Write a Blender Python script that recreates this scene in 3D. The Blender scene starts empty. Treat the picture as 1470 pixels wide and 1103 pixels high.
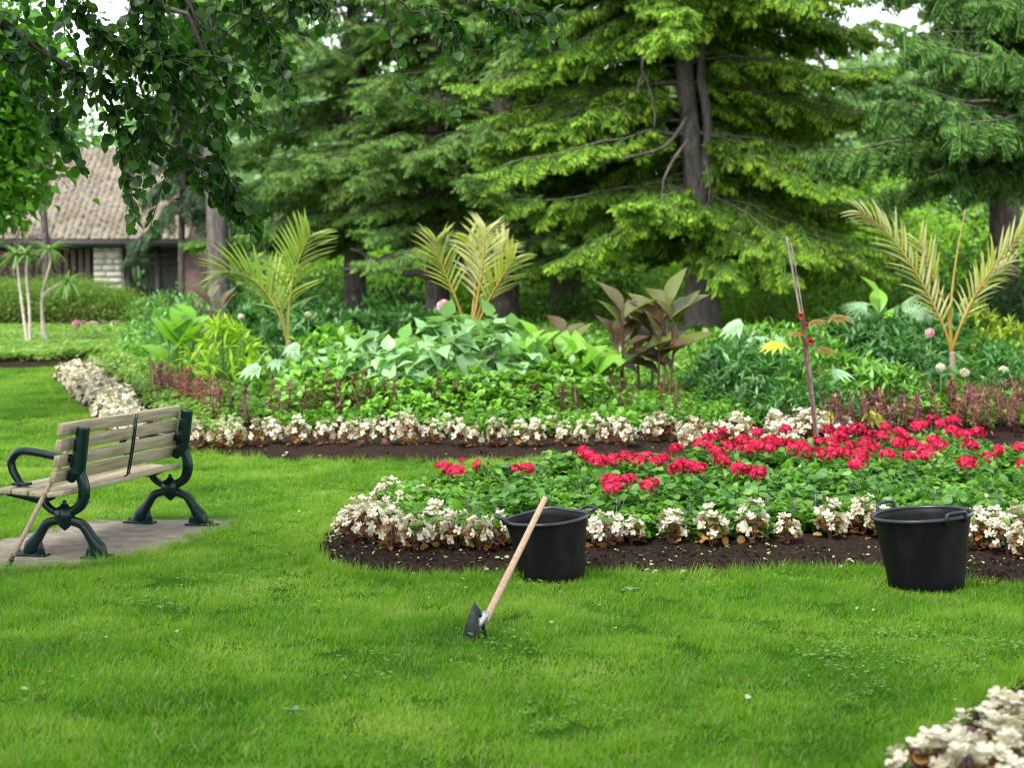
import bpy, math, random
import numpy as np
from math import sin, cos, tan, pi, radians, atan2, sqrt
from mathutils import Vector, Matrix, Euler

# ------------------------------------------------------------------ camera, sky, sun, exposure
S = bpy.context.scene
COL = S.collection
FPX, CXP, CYP, HOR, CAMZ = 2300.0, 735.0, 551.5, 420.0, 1.7
PITCH = math.atan((CYP - HOR) / FPX)
cd = bpy.data.cameras.new('camera')
cam = bpy.data.objects.new('camera', cd); COL.objects.link(cam)
cam.location = (0, 0, CAMZ)
cam.rotation_euler = (pi / 2 - PITCH, 0, 0)
cd.sensor_width = 36.0
cd.lens = 36.0 * FPX / 1470.0
cd.clip_start = 0.1; cd.clip_end = 600
cd.dof.use_dof = True
cd.dof.focus_distance = 9.6
cd.dof.aperture_fstop = 2.4
S.camera = cam

SUN_EL, SUN_AZ = 56.0, -142.0          # azimuth from +Y towards +X, degrees
w = bpy.data.worlds.new('World'); S.world = w; w.use_nodes = True
wn = w.node_tree; bg = wn.nodes['Background']
sky = wn.nodes.new('ShaderNodeTexSky'); sky.sky_type = 'NISHITA'; sky.sun_disc = False
sky.sun_elevation = radians(SUN_EL); sky.sun_rotation = radians(SUN_AZ)
sky.dust_density = 1.0; sky.air_density = 1.2; sky.ozone_density = 1.0
hs = wn.nodes.new('ShaderNodeHueSaturation'); hs.inputs['Saturation'].default_value = 0.35
hs.inputs['Value'].default_value = 1.0
wn.links.new(sky.outputs[0], hs.inputs['Color']); wn.links.new(hs.outputs[0], bg.inputs['Color'])
bg.inputs['Strength'].default_value = 0.15
sl = bpy.data.lights.new('sun', 'SUN'); sl.energy = 1.5; sl.angle = radians(18); sl.color = (1.0, 0.955, 0.88)
so = bpy.data.objects.new('sun', sl); COL.objects.link(so)
sd = Vector((sin(radians(SUN_AZ)) * cos(radians(SUN_EL)), cos(radians(SUN_AZ)) * cos(radians(SUN_EL)), sin(radians(SUN_EL))))
so.rotation_euler = sd.to_track_quat('Z', 'Y').to_euler(); so.location = (0, 0, 30)
S.view_settings.view_transform = 'Standard'; S.view_settings.look = 'None'
S.view_settings.exposure = 2.0; S.view_settings.gamma = 1.0
S.cycles.use_denoising = True; S.cycles.filter_width = 1.2
S.cycles.max_bounces = 6; S.cycles.diffuse_bounces = 4; S.cycles.glossy_bounces = 2
S.cycles.transmission_bounces = 4; S.cycles.transparent_max_bounces = 4
S.cycles.caustics_reflective = False; S.cycles.caustics_refractive = False
S.cycles.sample_clamp_indirect = 4.0

# ------------------------------------------------------------------ terrain and pixel look-up
def smooth(a, b, x):
    t = np.clip((x - a) / (b - a), 0, 1); return t * t * (3 - 2 * t)
def terrain(x, y):
    x = np.asarray(x, float); y = np.asarray(y, float)
    st = 10.8 + 1.6 * smooth(-1.1, -2.2, x)
    z = 0.052 * 0.6 * np.log1p(np.exp(np.clip((y - st) / 0.6, -30, 30)))
    return np.where(z > 0.85, 0.85 + 0.25 * (1 - np.exp(-(z - 0.85) / 0.25)), z)
def ray(px, py):
    dx = (px - CXP) / FPX; dy = (CYP - py) / FPX
    return np.array([dx, cos(PITCH) + dy * sin(PITCH), -sin(PITCH) + dy * cos(PITCH)])
def G(px, py, h=0.0):
    """ground point (raised by h) seen at a pixel of the photograph"""
    r = ray(px, py); t = np.linspace(3, 70, 6701)
    X, Y, Z = r[0] * t, r[1] * t, CAMZ + r[2] * t
    below = Z < terrain(X, Y) + h
    i = int(np.argmax(below)) if below.any() else len(t) - 1
    return Vector((X[i], Y[i], Z[i]))
def W(px, py, Y):
    r = ray(px, py); t = Y / r[1]
    return Vector((r[0] * t, Y, CAMZ + r[2] * t))
def tz(x, y): return float(terrain(x, y))

ORD = 'first second third fourth fifth sixth seventh eighth ninth tenth eleventh twelfth thirteenth fourteenth fifteenth sixteenth seventeenth eighteenth nineteenth twentieth'.split()
ORD += ['twenty-' + o for o in ORD[:9]] + ['thirtieth'] + ['thirty-' + o for o in ORD[:9]]
# ------------------------------------------------------------------ materials
def nt(name):
    m = bpy.data.materials.new(name); m.use_nodes = True
    n = m.node_tree; b = n.nodes['Principled BSDF']; return m, n, b
def lk(n, a, b): n.links.new(a, b)
def ramp(n, fac, stops):
    r = n.nodes.new('ShaderNodeValToRGB'); el = r.color_ramp.elements
    while len(el) < len(stops): el.new(0.5)
    for e, (p, c) in zip(el, stops): e.position = p; e.color = (*c, 1)
    lk(n, fac, r.inputs['Fac']); return r.outputs['Color']
def noise(n, scale, detail=4, coord='Object', rough=0.55, stretch=None):
    tc = n.nodes.new('ShaderNodeTexCoord'); t = n.nodes.new('ShaderNodeTexNoise')
    t.inputs['Scale'].default_value = scale; t.inputs['Detail'].default_value = detail
    t.inputs['Roughness'].default_value = rough
    src = tc.outputs[coord]
    if coord == 'World':
        pass
    if stretch:
        mp = n.nodes.new('ShaderNodeMapping'); mp.inputs['Scale'].default_value = stretch
        lk(n, src, mp.inputs['Vector']); src = mp.outputs[0]
    lk(n, src, t.inputs['Vector']); return t.outputs['Fac']
def wnoise(n, scale, detail=3):
    g = n.nodes.new('ShaderNodeNewGeometry'); t = n.nodes.new('ShaderNodeTexNoise')
    t.inputs['Scale'].default_value = scale; t.inputs['Detail'].default_value = detail
    lk(n, g.outputs['Position'], t.inputs['Vector']); return t.outputs['Fac']
def bump(n, b, h, strength=0.4, dist=0.01):
    bp = n.nodes.new('ShaderNodeBump'); bp.inputs['Strength'].default_value = strength
    bp.inputs['Distance'].default_value = dist
    lk(n, h, bp.inputs['Height']); lk(n, bp.outputs[0], b.inputs['Normal'])
def math_(n, op, a, b=None):
    m = n.nodes.new('ShaderNodeMath'); m.operation = op
    for i, v in enumerate((a, b)):
        if v is None: continue
        if isinstance(v, (int, float)): m.inputs[i].default_value = v
        else: lk(n, v, m.inputs[i])
    return m.outputs[0]
def solid(name, stops, scale=20, rough=0.7, bscale=None, bstr=0.3, bdist=0.005, metal=0.0, spec=0.5, stretch=None, detail=5):
    m, n, b = nt(name)
    lk(n, ramp(n, noise(n, scale, detail, stretch=stretch), stops), b.inputs['Base Color'])
    b.inputs['Roughness'].default_value = rough; b.inputs['Metallic'].default_value = metal
    b.inputs['Specular IOR Level'].default_value = spec
    if bscale: bump(n, b, noise(n, bscale, 6, stretch=stretch), bstr, bdist)
    return m
def leafmat(name, stops, trans=0.35, rough=0.45, spec=0.5, patch=None, tcol=1.25, wave=None):
    """thin leaf: colour varies from leaf to leaf and plant to plant"""
    m, n, b = nt(name)
    oi = n.nodes.new('ShaderNodeObjectInfo'); ge = n.nodes.new('ShaderNodeNewGeometry')
    f = math_(n, 'ADD', math_(n, 'MULTIPLY', oi.outputs['Random'], 0.4), math_(n, 'MULTIPLY', ge.outputs['Random Per Island'], 0.6))
    if patch:
        f = math_(n, 'ADD', math_(n, 'MULTIPLY', f, 0.5), math_(n, 'MULTIPLY', math_(n, 'SUBTRACT', wnoise(n, patch, 6 if name == 'lawn_grass' else 3), 0.25 if name != 'lawn_grass' else .31), 1.0 if name != 'lawn_grass' else 1.4))
    c = ramp(n, f, stops)
    if wave:
        # darker veins across the blade
        tx = noise(n, wave, 2)
        mx = n.nodes.new('ShaderNodeMix'); mx.data_type = 'RGBA'; mx.blend_type = 'MULTIPLY'
        mx.inputs[0].default_value = 0.5
        lk(n, c, mx.inputs[6]); lk(n, ramp(n, tx, [(0.35, (0.55, 0.55, 0.55)), (0.65, (1.2, 1.2, 1.2))]), mx.inputs[7]); c = mx.outputs[2]
    lk(n, c, b.inputs['Base Color'])
    b.inputs['Roughness'].default_value = rough; b.inputs['Specular IOR Level'].default_value = spec
    if trans > 0:
        tr = n.nodes.new('ShaderNodeBsdfTranslucent'); ms = n.nodes.new('ShaderNodeMixShader')
        mu = n.nodes.new('ShaderNodeMix'); mu.data_type = 'RGBA'; mu.blend_type = 'MULTIPLY'; mu.inputs[0].default_value = 1
        lk(n, c, mu.inputs[6]); mu.inputs[7].default_value = (tcol * 1.1, tcol * 1.15, tcol * 0.6, 1)
        lk(n, mu.outputs[2], tr.inputs['Color'])
        ms.inputs[0].default_value = trans
        lk(n, b.outputs[0], ms.inputs[1]); lk(n, tr.outputs[0], ms.inputs[2])
        out = n.nodes['Material Output']; lk(n, ms.outputs[0], out.inputs['Surface'])
    return m

# ------------------------------------------------------------------ mesh building
def nrm(a): return a / np.maximum(np.linalg.norm(a, axis=-1, keepdims=True), 1e-9)
def T(V, F):
    V = np.array(V, float).reshape(-1, 3)
    return V, np.array([i for f in F for i in f], int), np.array([len(f) for f in F], int)
def frames(d, up):
    d = nrm(np.asarray(d, float)); up = np.asarray(up, float) + np.array([1e-4, 2e-4, 1e-4])
    x = nrm(np.cross(d, up)); z = np.cross(x, d)
    return np.stack([x, d, z], axis=-1)
class MB:
    def __init__(s): s.V = []; s.L = []; s.N = []; s.M = []; s.n = 0
    def add(s, t, m=0):
        V, L, N = t
        s.V.append(V); s.L.append(L + s.n); s.N.append(N); s.M.append(np.full(len(N), m)); s.n += len(V); return s
    def inst(s, t, R, loc, sc, m=0):
        V, L, N = t; loc = np.asarray(loc, float).reshape(-1, 3); k = len(loc)
        if k == 0: return s
        sc = np.asarray(sc, float)
        if sc.ndim == 1: sc = sc[:, None] * np.ones(3)
        sc = np.broadcast_to(sc, (k, 3))
        P = np.einsum('kij,kvj->kvi', R, V[None] * sc[:, None, :]) + loc[:, None]
        s.V.append(P.reshape(-1, 3)); s.L.append((L[None] + (np.arange(k) * len(V))[:, None]).ravel() + s.n)
        s.N.append(np.tile(N, k)); s.M.append(np.full(len(N) * k, m)); s.n += k * len(V); return s
    def mesh(s, name, mats, shade=False):
        V = np.concatenate(s.V); L = np.concatenate(s.L); N = np.concatenate(s.N); M = np.concatenate(s.M)
        me = bpy.data.meshes.new(name); me.vertices.add(len(V)); me.vertices.foreach_set('co', V.ravel().astype(np.float32))
        me.loops.add(len(L)); me.loops.foreach_set('vertex_index', L.astype(np.int32))
        me.polygons.add(len(N)); st = np.concatenate([[0], np.cumsum(N)[:-1]])
        me.polygons.foreach_set('loop_start', st.astype(np.int32)); me.polygons.foreach_set('loop_total', N.astype(np.int32))
        me.polygons.foreach_set('material_index', M.astype(np.int32))
        if shade: me.polygons.foreach_set('use_smooth', np.ones(len(N), bool))
        for m in (mats if isinstance(mats, (list, tuple)) else [mats]): me.materials.append(m)
        me.update(calc_edges=True); me.validate(); return me
    def build(s, name, mats, parent=None, shade=False, **kw):
        return link(name, s.mesh(name, mats, shade), parent, **kw)
def link(name, data, parent=None, loc=None, rot=None, scl=None, **props):
    o = bpy.data.objects.new(name, data); COL.objects.link(o)
    if parent: o.parent = parent
    if loc is not None: o.location = loc
    if rot is not None: o.rotation_euler = rot
    if scl is not None: o.scale = (scl,) * 3 if isinstance(scl, (int, float)) else scl
    for k, v in props.items():
        if v is not None: o[k] = v
    return o
def thing(name, label, cat, loc=(0, 0, 0), rz=0.0, group=None):
    return link(name, None, None, loc, (0, 0, rz), label=label, category=cat, group=group)
def copy_tree(o, parent=None):
    c = o.copy(); COL.objects.link(c)
    if parent is not None: c.parent = parent
    for ch in list(KIDS.get(o, [])): copy_tree(ch, c)
    return c
KIDS = {}
def kids(o, lst): KIDS[o] = lst

# ------------------------------------------------------------------ leaf and tube templates
def leaf_t(ws, fold=0.15, droop=0.25, wavy=0.0, seed=0):
    r = np.random.default_rng(seed); n = len(ws) - 1; V = []; F = []
    for i, wd in enumerate(ws):
        t = i / n; z = -droop * t * t; a = wavy * r.uniform(-1, 1); b = wavy * r.uniform(-1, 1)
        V += [(-wd, t, z + fold * wd + a), (0, t, z), (wd, t, z + fold * wd + b)]
    for i in range(n):
        a = 3 * i
        F += [(a, a + 1, a + 4, a + 3), (a + 1, a + 2, a + 5, a + 4)]
    return T(V, F)
LANCE = leaf_t([0.01, 0.13, 0.12, 0.0], 0.3, 0.25)
LANCE2 = leaf_t([0.02, 0.2, 0.0], 0.3, 0.2)
OVAL = leaf_t([0.02, 0.3, 0.3, 0.0], 0.25, 0.3)
HEART = leaf_t([0.12, 0.42, 0.36, 0.16, 0.0], 0.25, 0.35, 0.02)
ROUND = leaf_t([0.12, 0.48, 0.5, 0.2], 0.3, 0.12, 0.04)
STRAP = leaf_t([0.025, 0.05, 0.045, 0.025, 0.0], 0.4, 0.45)
BROAD = leaf_t([0.02, 0.12, 0.2, 0.21, 0.17, 0.08, 0.0], 0.35, 0.3, 0.012)
BLADE = T([(-.5, 0, 0), (.5, 0, 0), (.35, .55, .06), (-.35, .55, .06), (0, 1, .25)], [(0, 1, 2, 3), (3, 2, 4)])
def petals_t(k, r=1.0, cup=0.4, wid=0.5):
    V = [(0, 0, 0)]; F = []
    for i in range(k):
        a = 2 * pi * i / k; b = len(V)
        for (rr, da, z) in ((0.5, -wid * 1.1, cup * .3), (0.92, -wid * .6, cup * .75), (1.0, 0, cup * (.8 + .25 * (i % 2))), (0.92, wid * .6, cup * .75), (0.5, wid * 1.1, cup * .3)):
            V.append((rr * r * cos(a + da), rr * r * sin(a + da), z * r))
        F += [(0, b, b + 1, b + 2), (0, b + 2, b + 3, b + 4)]
    return T(V, F)
FLORET = petals_t(5, 1, 0.25, 0.55)
BLOSSOM = petals_t(4, 1, 0.45, 0.62)
def tube_t(P, R, sides=6, cap=True, jit=0.0, rng=None):
    P = np.asarray(P, float); n = len(P); R = np.broadcast_to(np.asarray(R, float), (n,))
    tg = nrm(np.gradient(P, axis=0)); ref = np.array([0.0, 0, 1]) if abs(tg[0][2]) < 0.9 else np.array([0.0, 1, 0])
    V = []; x = nrm(np.cross(ref, tg[0]))
    for i in range(n):
        x = nrm(x - tg[i] * np.dot(x, tg[i])); y = np.cross(tg[i], x)
        for k in range(sides):
            a = 2 * pi * k / sides; rr = R[i] * (1 + (jit * rng.uniform(-1, 1) if rng is not None else 0))
            V.append(P[i] + rr * (cos(a) * x + sin(a) * y))
    F = []
    for i in range(n - 1):
        for k in range(sides):
            F.append((i * sides + k, i * sides + (k + 1) % sides, (i + 1) * sides + (k + 1) % sides, (i + 1) * sides + k))
    if cap: F.append(tuple(range(sides))[::-1]); F.append(tuple((n - 1) * sides + k for k in range(sides)))
    return T(V, F)
def box_t(a, b):
    x0, y0, z0 = a; x1, y1, z1 = b
    V = [(x0, y0, z0), (x1, y0, z0), (x1, y1, z0), (x0, y1, z0), (x0, y0, z1), (x1, y0, z1), (x1, y1, z1), (x0, y1, z1)]
    return T(V, [(0, 3, 2, 1), (4, 5, 6, 7), (0, 1, 5, 4), (1, 2, 6, 5), (2, 3, 7, 6), (3, 0, 4, 7)])
def lathe_t(prof, sides=24):
    V = []; F = []
    for (r, z) in prof:
        for k in range(sides): V.append((r * cos(2 * pi * k / sides), r * sin(2 * pi * k / sides), z))
    for i in range(len(prof) - 1):
        for k in range(sides): F.append((i * sides + k, i * sides + (k + 1) % sides, (i + 1) * sides + (k + 1) % sides, (i + 1) * sides + k))
    return T(V, F)
def bevel(o, wdt, seg=2):
    m = o.modifiers.new('bevel', 'BEVEL'); m.width = wdt; m.segments = seg; m.limit_method = 'ANGLE'; return o
def subsurf(o, l=1):
    m = o.modifiers.new('subsurf', 'SUBSURF'); m.levels = l; m.render_levels = l; return o
def spline(pts, n=12):
    P = np.array(pts, float); k = len(P); t = np.linspace(0, k - 1, n); out = []
    for u in t:
        i = min(int(u), k - 2); f = u - i
        p0, p1, p2, p3 = P[max(i - 1, 0)], P[i], P[i + 1], P[min(i + 2, k - 1)]
        out.append(0.5 * ((2 * p1) + (p2 - p0) * f + (2 * p0 - 5 * p1 + 4 * p2 - p3) * f * f + (3 * p1 - p0 - 3 * p2 + p3) * f ** 3))
    return np.array(out)

# ------------------------------------------------------------------ scattering many small pieces as one object
_gn = {}
def source(name, meshes):
    c = bpy.data.collections.new(name)
    for i, me in enumerate(meshes):
        o = bpy.data.objects.new('%s_%02d' % (name, i), me); c.objects.link(o)
    c['n'] = len(meshes); return c
def gn_group(c):
    if c.name in _gn: return _gn[c.name]
    g = bpy.data.node_groups.new('scatter_' + c.name, 'GeometryNodeTree'); g.is_modifier = True
    g.interface.new_socket('Geometry', in_out='INPUT', socket_type='NodeSocketGeometry')
    g.interface.new_socket('Geometry', in_out='OUTPUT', socket_type='NodeSocketGeometry')
    N = g.nodes; a = N.new('NodeGroupInput'); z = N.new('NodeGroupOutput')
    ip = N.new('GeometryNodeInstanceOnPoints'); ci = N.new('GeometryNodeCollectionInfo')
    ci.inputs['Collection'].default_value = c; ci.inputs['Separate Children'].default_value = True
    ci.inputs['Reset Children'].default_value = True
    def attr(nm, ty):
        q = N.new('GeometryNodeInputNamedAttribute'); q.data_type = ty; q.inputs['Name'].default_value = nm; return q.outputs['Attribute']
    L = g.links
    L.new(a.outputs[0], ip.inputs['Points']); L.new(ci.outputs[0], ip.inputs['Instance'])
    ip.inputs['Pick Instance'].default_value = True
    L.new(attr('idx', 'INT'), ip.inputs['Instance Index'])
    er = N.new('FunctionNodeEulerToRotation'); L.new(attr('rot', 'FLOAT_VECTOR'), er.inputs[0]); L.new(er.outputs[0], ip.inputs['Rotation'])
    L.new(attr('scl', 'FLOAT_VECTOR'), ip.inputs['Scale']); L.new(ip.outputs[0], z.inputs[0])
    _gn[c.name] = g; return g
def scatter(name, c, loc, rot, scl, parent=None, idx=None, seed=1, **props):
    loc = np.asarray(loc, float).reshape(-1, 3); k = len(loc); r = np.random.default_rng(seed)
    rot = np.asarray(rot, float).reshape(-1, 3); scl = np.asarray(scl, float)
    if scl.ndim == 1: scl = scl[:, None] * np.ones(3)
    if idx is None: idx = r.integers(0, c['n'], k)
    me = bpy.data.meshes.new(name); me.vertices.add(k); me.vertices.foreach_set('co', loc.ravel().astype(np.float32))
    for nm, ty, dat in (('rot', 'FLOAT_VECTOR', rot), ('scl', 'FLOAT_VECTOR', scl)):
        at = me.attributes.new(nm, ty, 'POINT'); at.data.foreach_set('vector', np.ascontiguousarray(dat, np.float32).ravel())
    at = me.attributes.new('idx', 'INT', 'POINT'); at.data.foreach_set('value', np.ascontiguousarray(idx, np.int32))
    for sm in c.objects[0].data.materials: me.materials.append(sm)
    o = link(name, me, parent, **props)
    md = o.modifiers.new('scatter', 'NODES'); md.node_group = gn_group(c); return o
def eul(R):
    """euler XYZ for an array of rotation matrices (columns x, y, z)"""
    sy = np.clip(-R[:, 2, 0], -1, 1); y = np.arcsin(sy)
    x = np.arctan2(R[:, 2, 1], R[:, 2, 2]); z = np.arctan2(R[:, 1, 0], R[:, 0, 0]); return np.stack([x, y, z], -1)
def poly_info(P, X, Y):
    """inside flag and distance to the outline"""
    P = np.asarray(P, float); ins = np.zeros(X.shape, bool); dist = np.full(X.shape, 1e9)
    for i in range(len(P)):
        x0, y0 = P[i]; x1, y1 = P[(i + 1) % len(P)]
        c = ((y0 > Y) != (y1 > Y)) & (X < (x1 - x0) * (Y - y0) / (y1 - y0 + 1e-12) + x0); ins ^= c
        dx, dy = x1 - x0, y1 - y0; t = np.clip(((X - x0) * dx + (Y - y0) * dy) / (dx * dx + dy * dy + 1e-12), 0, 1)
        dist = np.minimum(dist, np.hypot(X - x0 - t * dx, Y - y0 - t * dy))
    return ins, dist
def outline(pix, n=10):
    q = [G(*p)[:2] for p in pix]; q = q + [q[0]]
    return spline(q, n * len(pix))[:-1]
def vnoise(x, y, s=1.0, seed=0):
    """cheap smooth pseudo noise from summed sines, -1..1"""
    r = np.random.default_rng(seed); o = 0
    for k in range(6):
        a = r.uniform(0, 2 * pi); f = s * r.uniform(0.7, 2.2); o = o + np.sin(f * (x * cos(a) + y * sin(a)) + r.uniform(0, 6.28))
    return o / 3.2
# ------------------------------------------------------------------ ground, beds, lawn, slab
BED1 = outline([(443, 800), (468, 818), (520, 831), (600, 836), (720, 834), (850, 831), (1000, 831), (1130, 825), (1250, 825), (1330, 835),
                (1470, 850), (1640, 870), (1720, 700), (1470, 672), (1200, 668), (1000, 682), (850, 694), (700, 706), (600, 716), (530, 728), (480, 752)])
BED2 = outline([(84, 536), (100, 552), (135, 585), (160, 615), (198, 640), (285, 652), (400, 662), (560, 665), (760, 663), (860, 665), (960, 661), (1100, 650),
                (1300, 645), (1700, 640), (1900, 560), (1700, 497), (1100, 484), (600, 478), (300, 482), (150, 500), (90, 520)])
BED3 = outline([(-420, 533), (-100, 531), (60, 529), (118, 525), (230, 512), (260, 470), (100, 468), (-150, 470), (-420, 475)])
BED4 = outline([(1262, 1118), (1300, 1085), (1350, 1050), (1400, 1010), (1440, 990), (1500, 960), (1700, 930), (1700, 1200), (1262, 1200)])
BEDS = [BED1, BED2, BED3, BED4]
def bed_d(X, Y, margin=0.0):
    """signed distance: positive inside a bed"""
    best = np.full(np.shape(X), -1e9)
    for P in BEDS:
        i, d = poly_info(P, X, Y); best = np.maximum(best, np.where(i, d, -d))
    return best
SLAB = np.array([tuple(G(*p)[:2]) for p in [(368, 745), (300, 770), (228, 797), (172, 811), (60, 822), (-120, 832), (-300, 820), (-120, 795), (0, 780), (60, 764), (118, 750), (240, 747)]])
def soil_h(X, Y, d, seed=3):
    return 0.012 + 0.060 * smooth(0.0, 0.45, d) + 0.012 * vnoise(X, Y, 14, seed) * smooth(0, .15, d) + 0.010 * vnoise(X, Y, 43, seed + 1) * smooth(0, .1, d)
def bed_z(x, y):
    d = float(bed_d(np.array([x]), np.array([y]))[0])
    return tz(x, y) + (0.012 + 0.060 * float(smooth(0.0, 0.45, d)) if d > 0 else 0)

m_ground = solid('turf_soil', [(0.3, (0.022, 0.055, 0.006)), (0.7, (0.040, 0.095, 0.009))], 30, 1.0, 120, 0.5, 0.01, spec=0.0)
m_soil = solid('dark_soil', [(0.25, (0.010, 0.0065, 0.005)), (0.55, (0.028, 0.0195, 0.015)), (0.8, (0.055, 0.041, 0.033))], 45, 1.0, 160, 0.9, 0.012, spec=0.0)
def sheet(name, mat, xs, ys, zf, keep=None, **props):
    X, Y = np.meshgrid(xs, ys); Z = zf(X, Y); nx, ny = len(xs), len(ys)
    V = np.stack([X, Y, Z], -1).reshape(-1, 3)
    i = np.arange(nx * ny).reshape(ny, nx); q = np.stack([i[:-1, :-1], i[:-1, 1:], i[1:, 1:], i[1:, :-1]], -1).reshape(-1, 4)
    if keep is not None:
        k = keep(X, Y).ravel(); q = q[k[q].all(1)]
    u, inv = np.unique(q, return_inverse=True)
    mb = MB(); mb.add((V[u], inv.reshape(-1), np.full(len(q), 4)))
    return mb.build(name, mat, None, True, **props)
xs = np.concatenate([np.linspace(-250, -30, 12), np.linspace(-28, 28, 113), np.linspace(30, 250, 12)])
ys = np.concatenate([np.linspace(-60, 0, 7), np.linspace(0.5, 45, 90), np.linspace(50, 400, 15)])
sheet('ground', m_ground, xs, ys, terrain, kind='structure')
for k, (P, stp) in enumerate(((BED1, .035), (BED2, .07), (BED3, .12), (BED4, .03))):
    x0, y0 = P.min(0) - .1; x1, y1 = P.max(0) + .1
    x0, x1 = max(x0, -12), min(x1, 12)
    sheet('flower_bed_soil', m_soil, np.arange(x0, x1, stp), np.arange(y0, y1, stp),
          lambda X, Y: terrain(X, Y) + soil_h(X, Y, np.maximum(0, np.where(poly_info(P, X, Y)[0], poly_info(P, X, Y)[1], 0)), k + 3),
          lambda X, Y: poly_info(P, X, Y)[0], kind='structure')
# paved pad under the bench
m_slab = solid('paving_concrete', [(0.3, (0.125, 0.10, 0.072)), (0.55, (0.20, 0.162, 0.118)), (0.8, (0.29, 0.245, 0.185))], 9, 0.9, 130, 0.5, 0.004)
V = [(x, y, 0.022) for x, y in SLAB] + [(x, y, -0.08) for x, y in SLAB]; n = len(SLAB)
mb = MB().add(T(V, [tuple(range(n))] + [(i, i + n, (i + 1) % n + n, (i + 1) % n) for i in range(n)]))
mb.build('paving', m_slab, None, kind='structure')

# lawn grass
m_grass = leafmat('lawn_grass', [(0.05, (0.029, 0.100, 0.005)), (0.35, (0.082, 0.225, 0.006)), (0.65, (0.165, 0.325, 0.018)), (1.0, (0.36, 0.44, 0.10))], 0.42, 0.5, 0.3, patch=1.1)
m_dry = leafmat('dry_grass', [(0, (0.16, 0.2, 0.05)), (1, (0.32, 0.30, 0.14))], 0.3, 0.6)
m_clover = leafmat('clover', [(0, (0.06, 0.17, 0.015)), (.6, (0.12, 0.27, 0.03)), (1, (0.24, 0.38, 0.10))], .3, .5, .3)
def tuft(seed, n=190, r=0.13, h=0.034):
    g = np.random.default_rng(seed); a = g.uniform(0, 2 * pi, n); q = r * np.sqrt(g.uniform(0, 1, n))
    loc = np.stack([q * np.cos(a), q * np.sin(a), np.full(n, -0.004)], -1)
    az = g.uniform(0, 2 * pi, n); lean = g.uniform(0.05, 1.1, n)
    d = np.stack([np.cos(az) * lean, np.sin(az) * lean, np.ones(n)], -1)
    up = np.stack([-np.sin(az), np.cos(az), np.zeros(n)], -1) + g.uniform(-.6, .6, (n, 3))
    R = frames(d, up); hh = h * g.uniform(0.5, 1.45, n) ; wv = g.uniform(0.0022, 0.0046, n)
    mb = MB(); k = int(n * 0.93)
    mb.inst(BLADE, R[:k], loc[:k], np.stack([wv, hh, hh], -1)[:k], 0); mb.inst(BLADE, R[k:], loc[k:], np.stack([wv, hh, hh], -1)[k:] * 1.1, 1)
    return mb.mesh('grass_tuft', [m_grass, m_dry])
def clover(seed, n=13, r=.13):
    g = np.random.default_rng(seed); a = g.uniform(0, 6.28, n); q = r * np.sqrt(g.uniform(0, 1, n)); P = np.repeat(np.stack([q * np.cos(a), q * np.sin(a), g.uniform(.022, .04, n)], -1), 3, 0)
    b = np.repeat(g.uniform(0, 6.28, n), 3) + np.tile([0, 2.09, 4.19], n); d = np.stack([np.cos(b), np.sin(b), g.uniform(-.1, .35, 3 * n)], -1)
    return MB().inst(ROUND, frames(d, (0, 0, 1)), P, g.uniform(.008, .014, 3 * n)).mesh('clover', m_clover)
grass_src = source('grass_tuft', [tuft(i) for i in range(8)])
clover_m = leafmat('clover_leaf', [(0, (0.05, 0.14, 0.03)), (1, (0.16, 0.28, 0.12))], 0.3)
g = np.random.default_rng(11)
def lawn_points(per, x0, x1, y0, y1):
    k = int(per * (x1 - x0) * (y1 - y0)); X = g.uniform(x0, x1, k); Y = g.uniform(y0, y1, k)
    vis = (np.abs(X) < Y * 0.335 + 1.7); X, Y = X[vis], Y[vis]
    d = bed_d(X, Y); ok = d < g.uniform(-0.04, 0.03, len(X))
    si, sdist = poly_info(SLAB, X, Y); ok &= ~(si & (sdist > 0.06)); return X[ok], Y[ok]
pts = [lawn_points(85, -4.6, 4.6, 4.2, 8.2), lawn_points(75, -6, 6, 8.2, 12), lawn_points(62, -7.5, 7.5, 12, 17), lawn_points(45, -9, -2, 17, 26)]
X = np.concatenate([p[0] for p in pts]); Y = np.concatenate([p[1] for p in pts]); k = len(X)
sc = g.uniform(0.8, 1.15, k) * (1 + 0.14 * vnoise(X, Y, 1.7, 5))
far = smooth(11, 20, Y)
rot = np.stack([g.uniform(-.12, .12, k), g.uniform(-.12, .12, k), g.uniform(0, 2 * pi, k)], -1)
scl = np.stack([1 + .5 * far, 1 + .5 * far, sc], -1)
scatter('grass', grass_src, np.stack([X, Y, terrain(X, Y)], -1), rot, scl, kind='stuff', label='short green lawn grass around the flower beds', category='grass')
clover_src = source('clover_patch', [clover(i) for i in range(4)])
Xc, Yc = lawn_points(40, -4.5, 4.5, 5.0, 16); nz = vnoise(Xc, Yc, 1.9, 9) + .8 * vnoise(Xc, Yc, 7, 10); ok = nz > g.uniform(.1, 2.2, len(Xc)); Xc, Yc = Xc[ok], Yc[ok]; k = len(Xc)
scatter('clover', clover_src, np.stack([Xc, Yc, terrain(Xc, Yc)], -1), np.stack([g.uniform(-.1, .1, k), g.uniform(-.1, .1, k), g.uniform(0, 6.28, k)], -1), g.uniform(.8, 1.3, k), kind='stuff', label='pale clover patches mixed into the lawn', category='clover')
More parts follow.
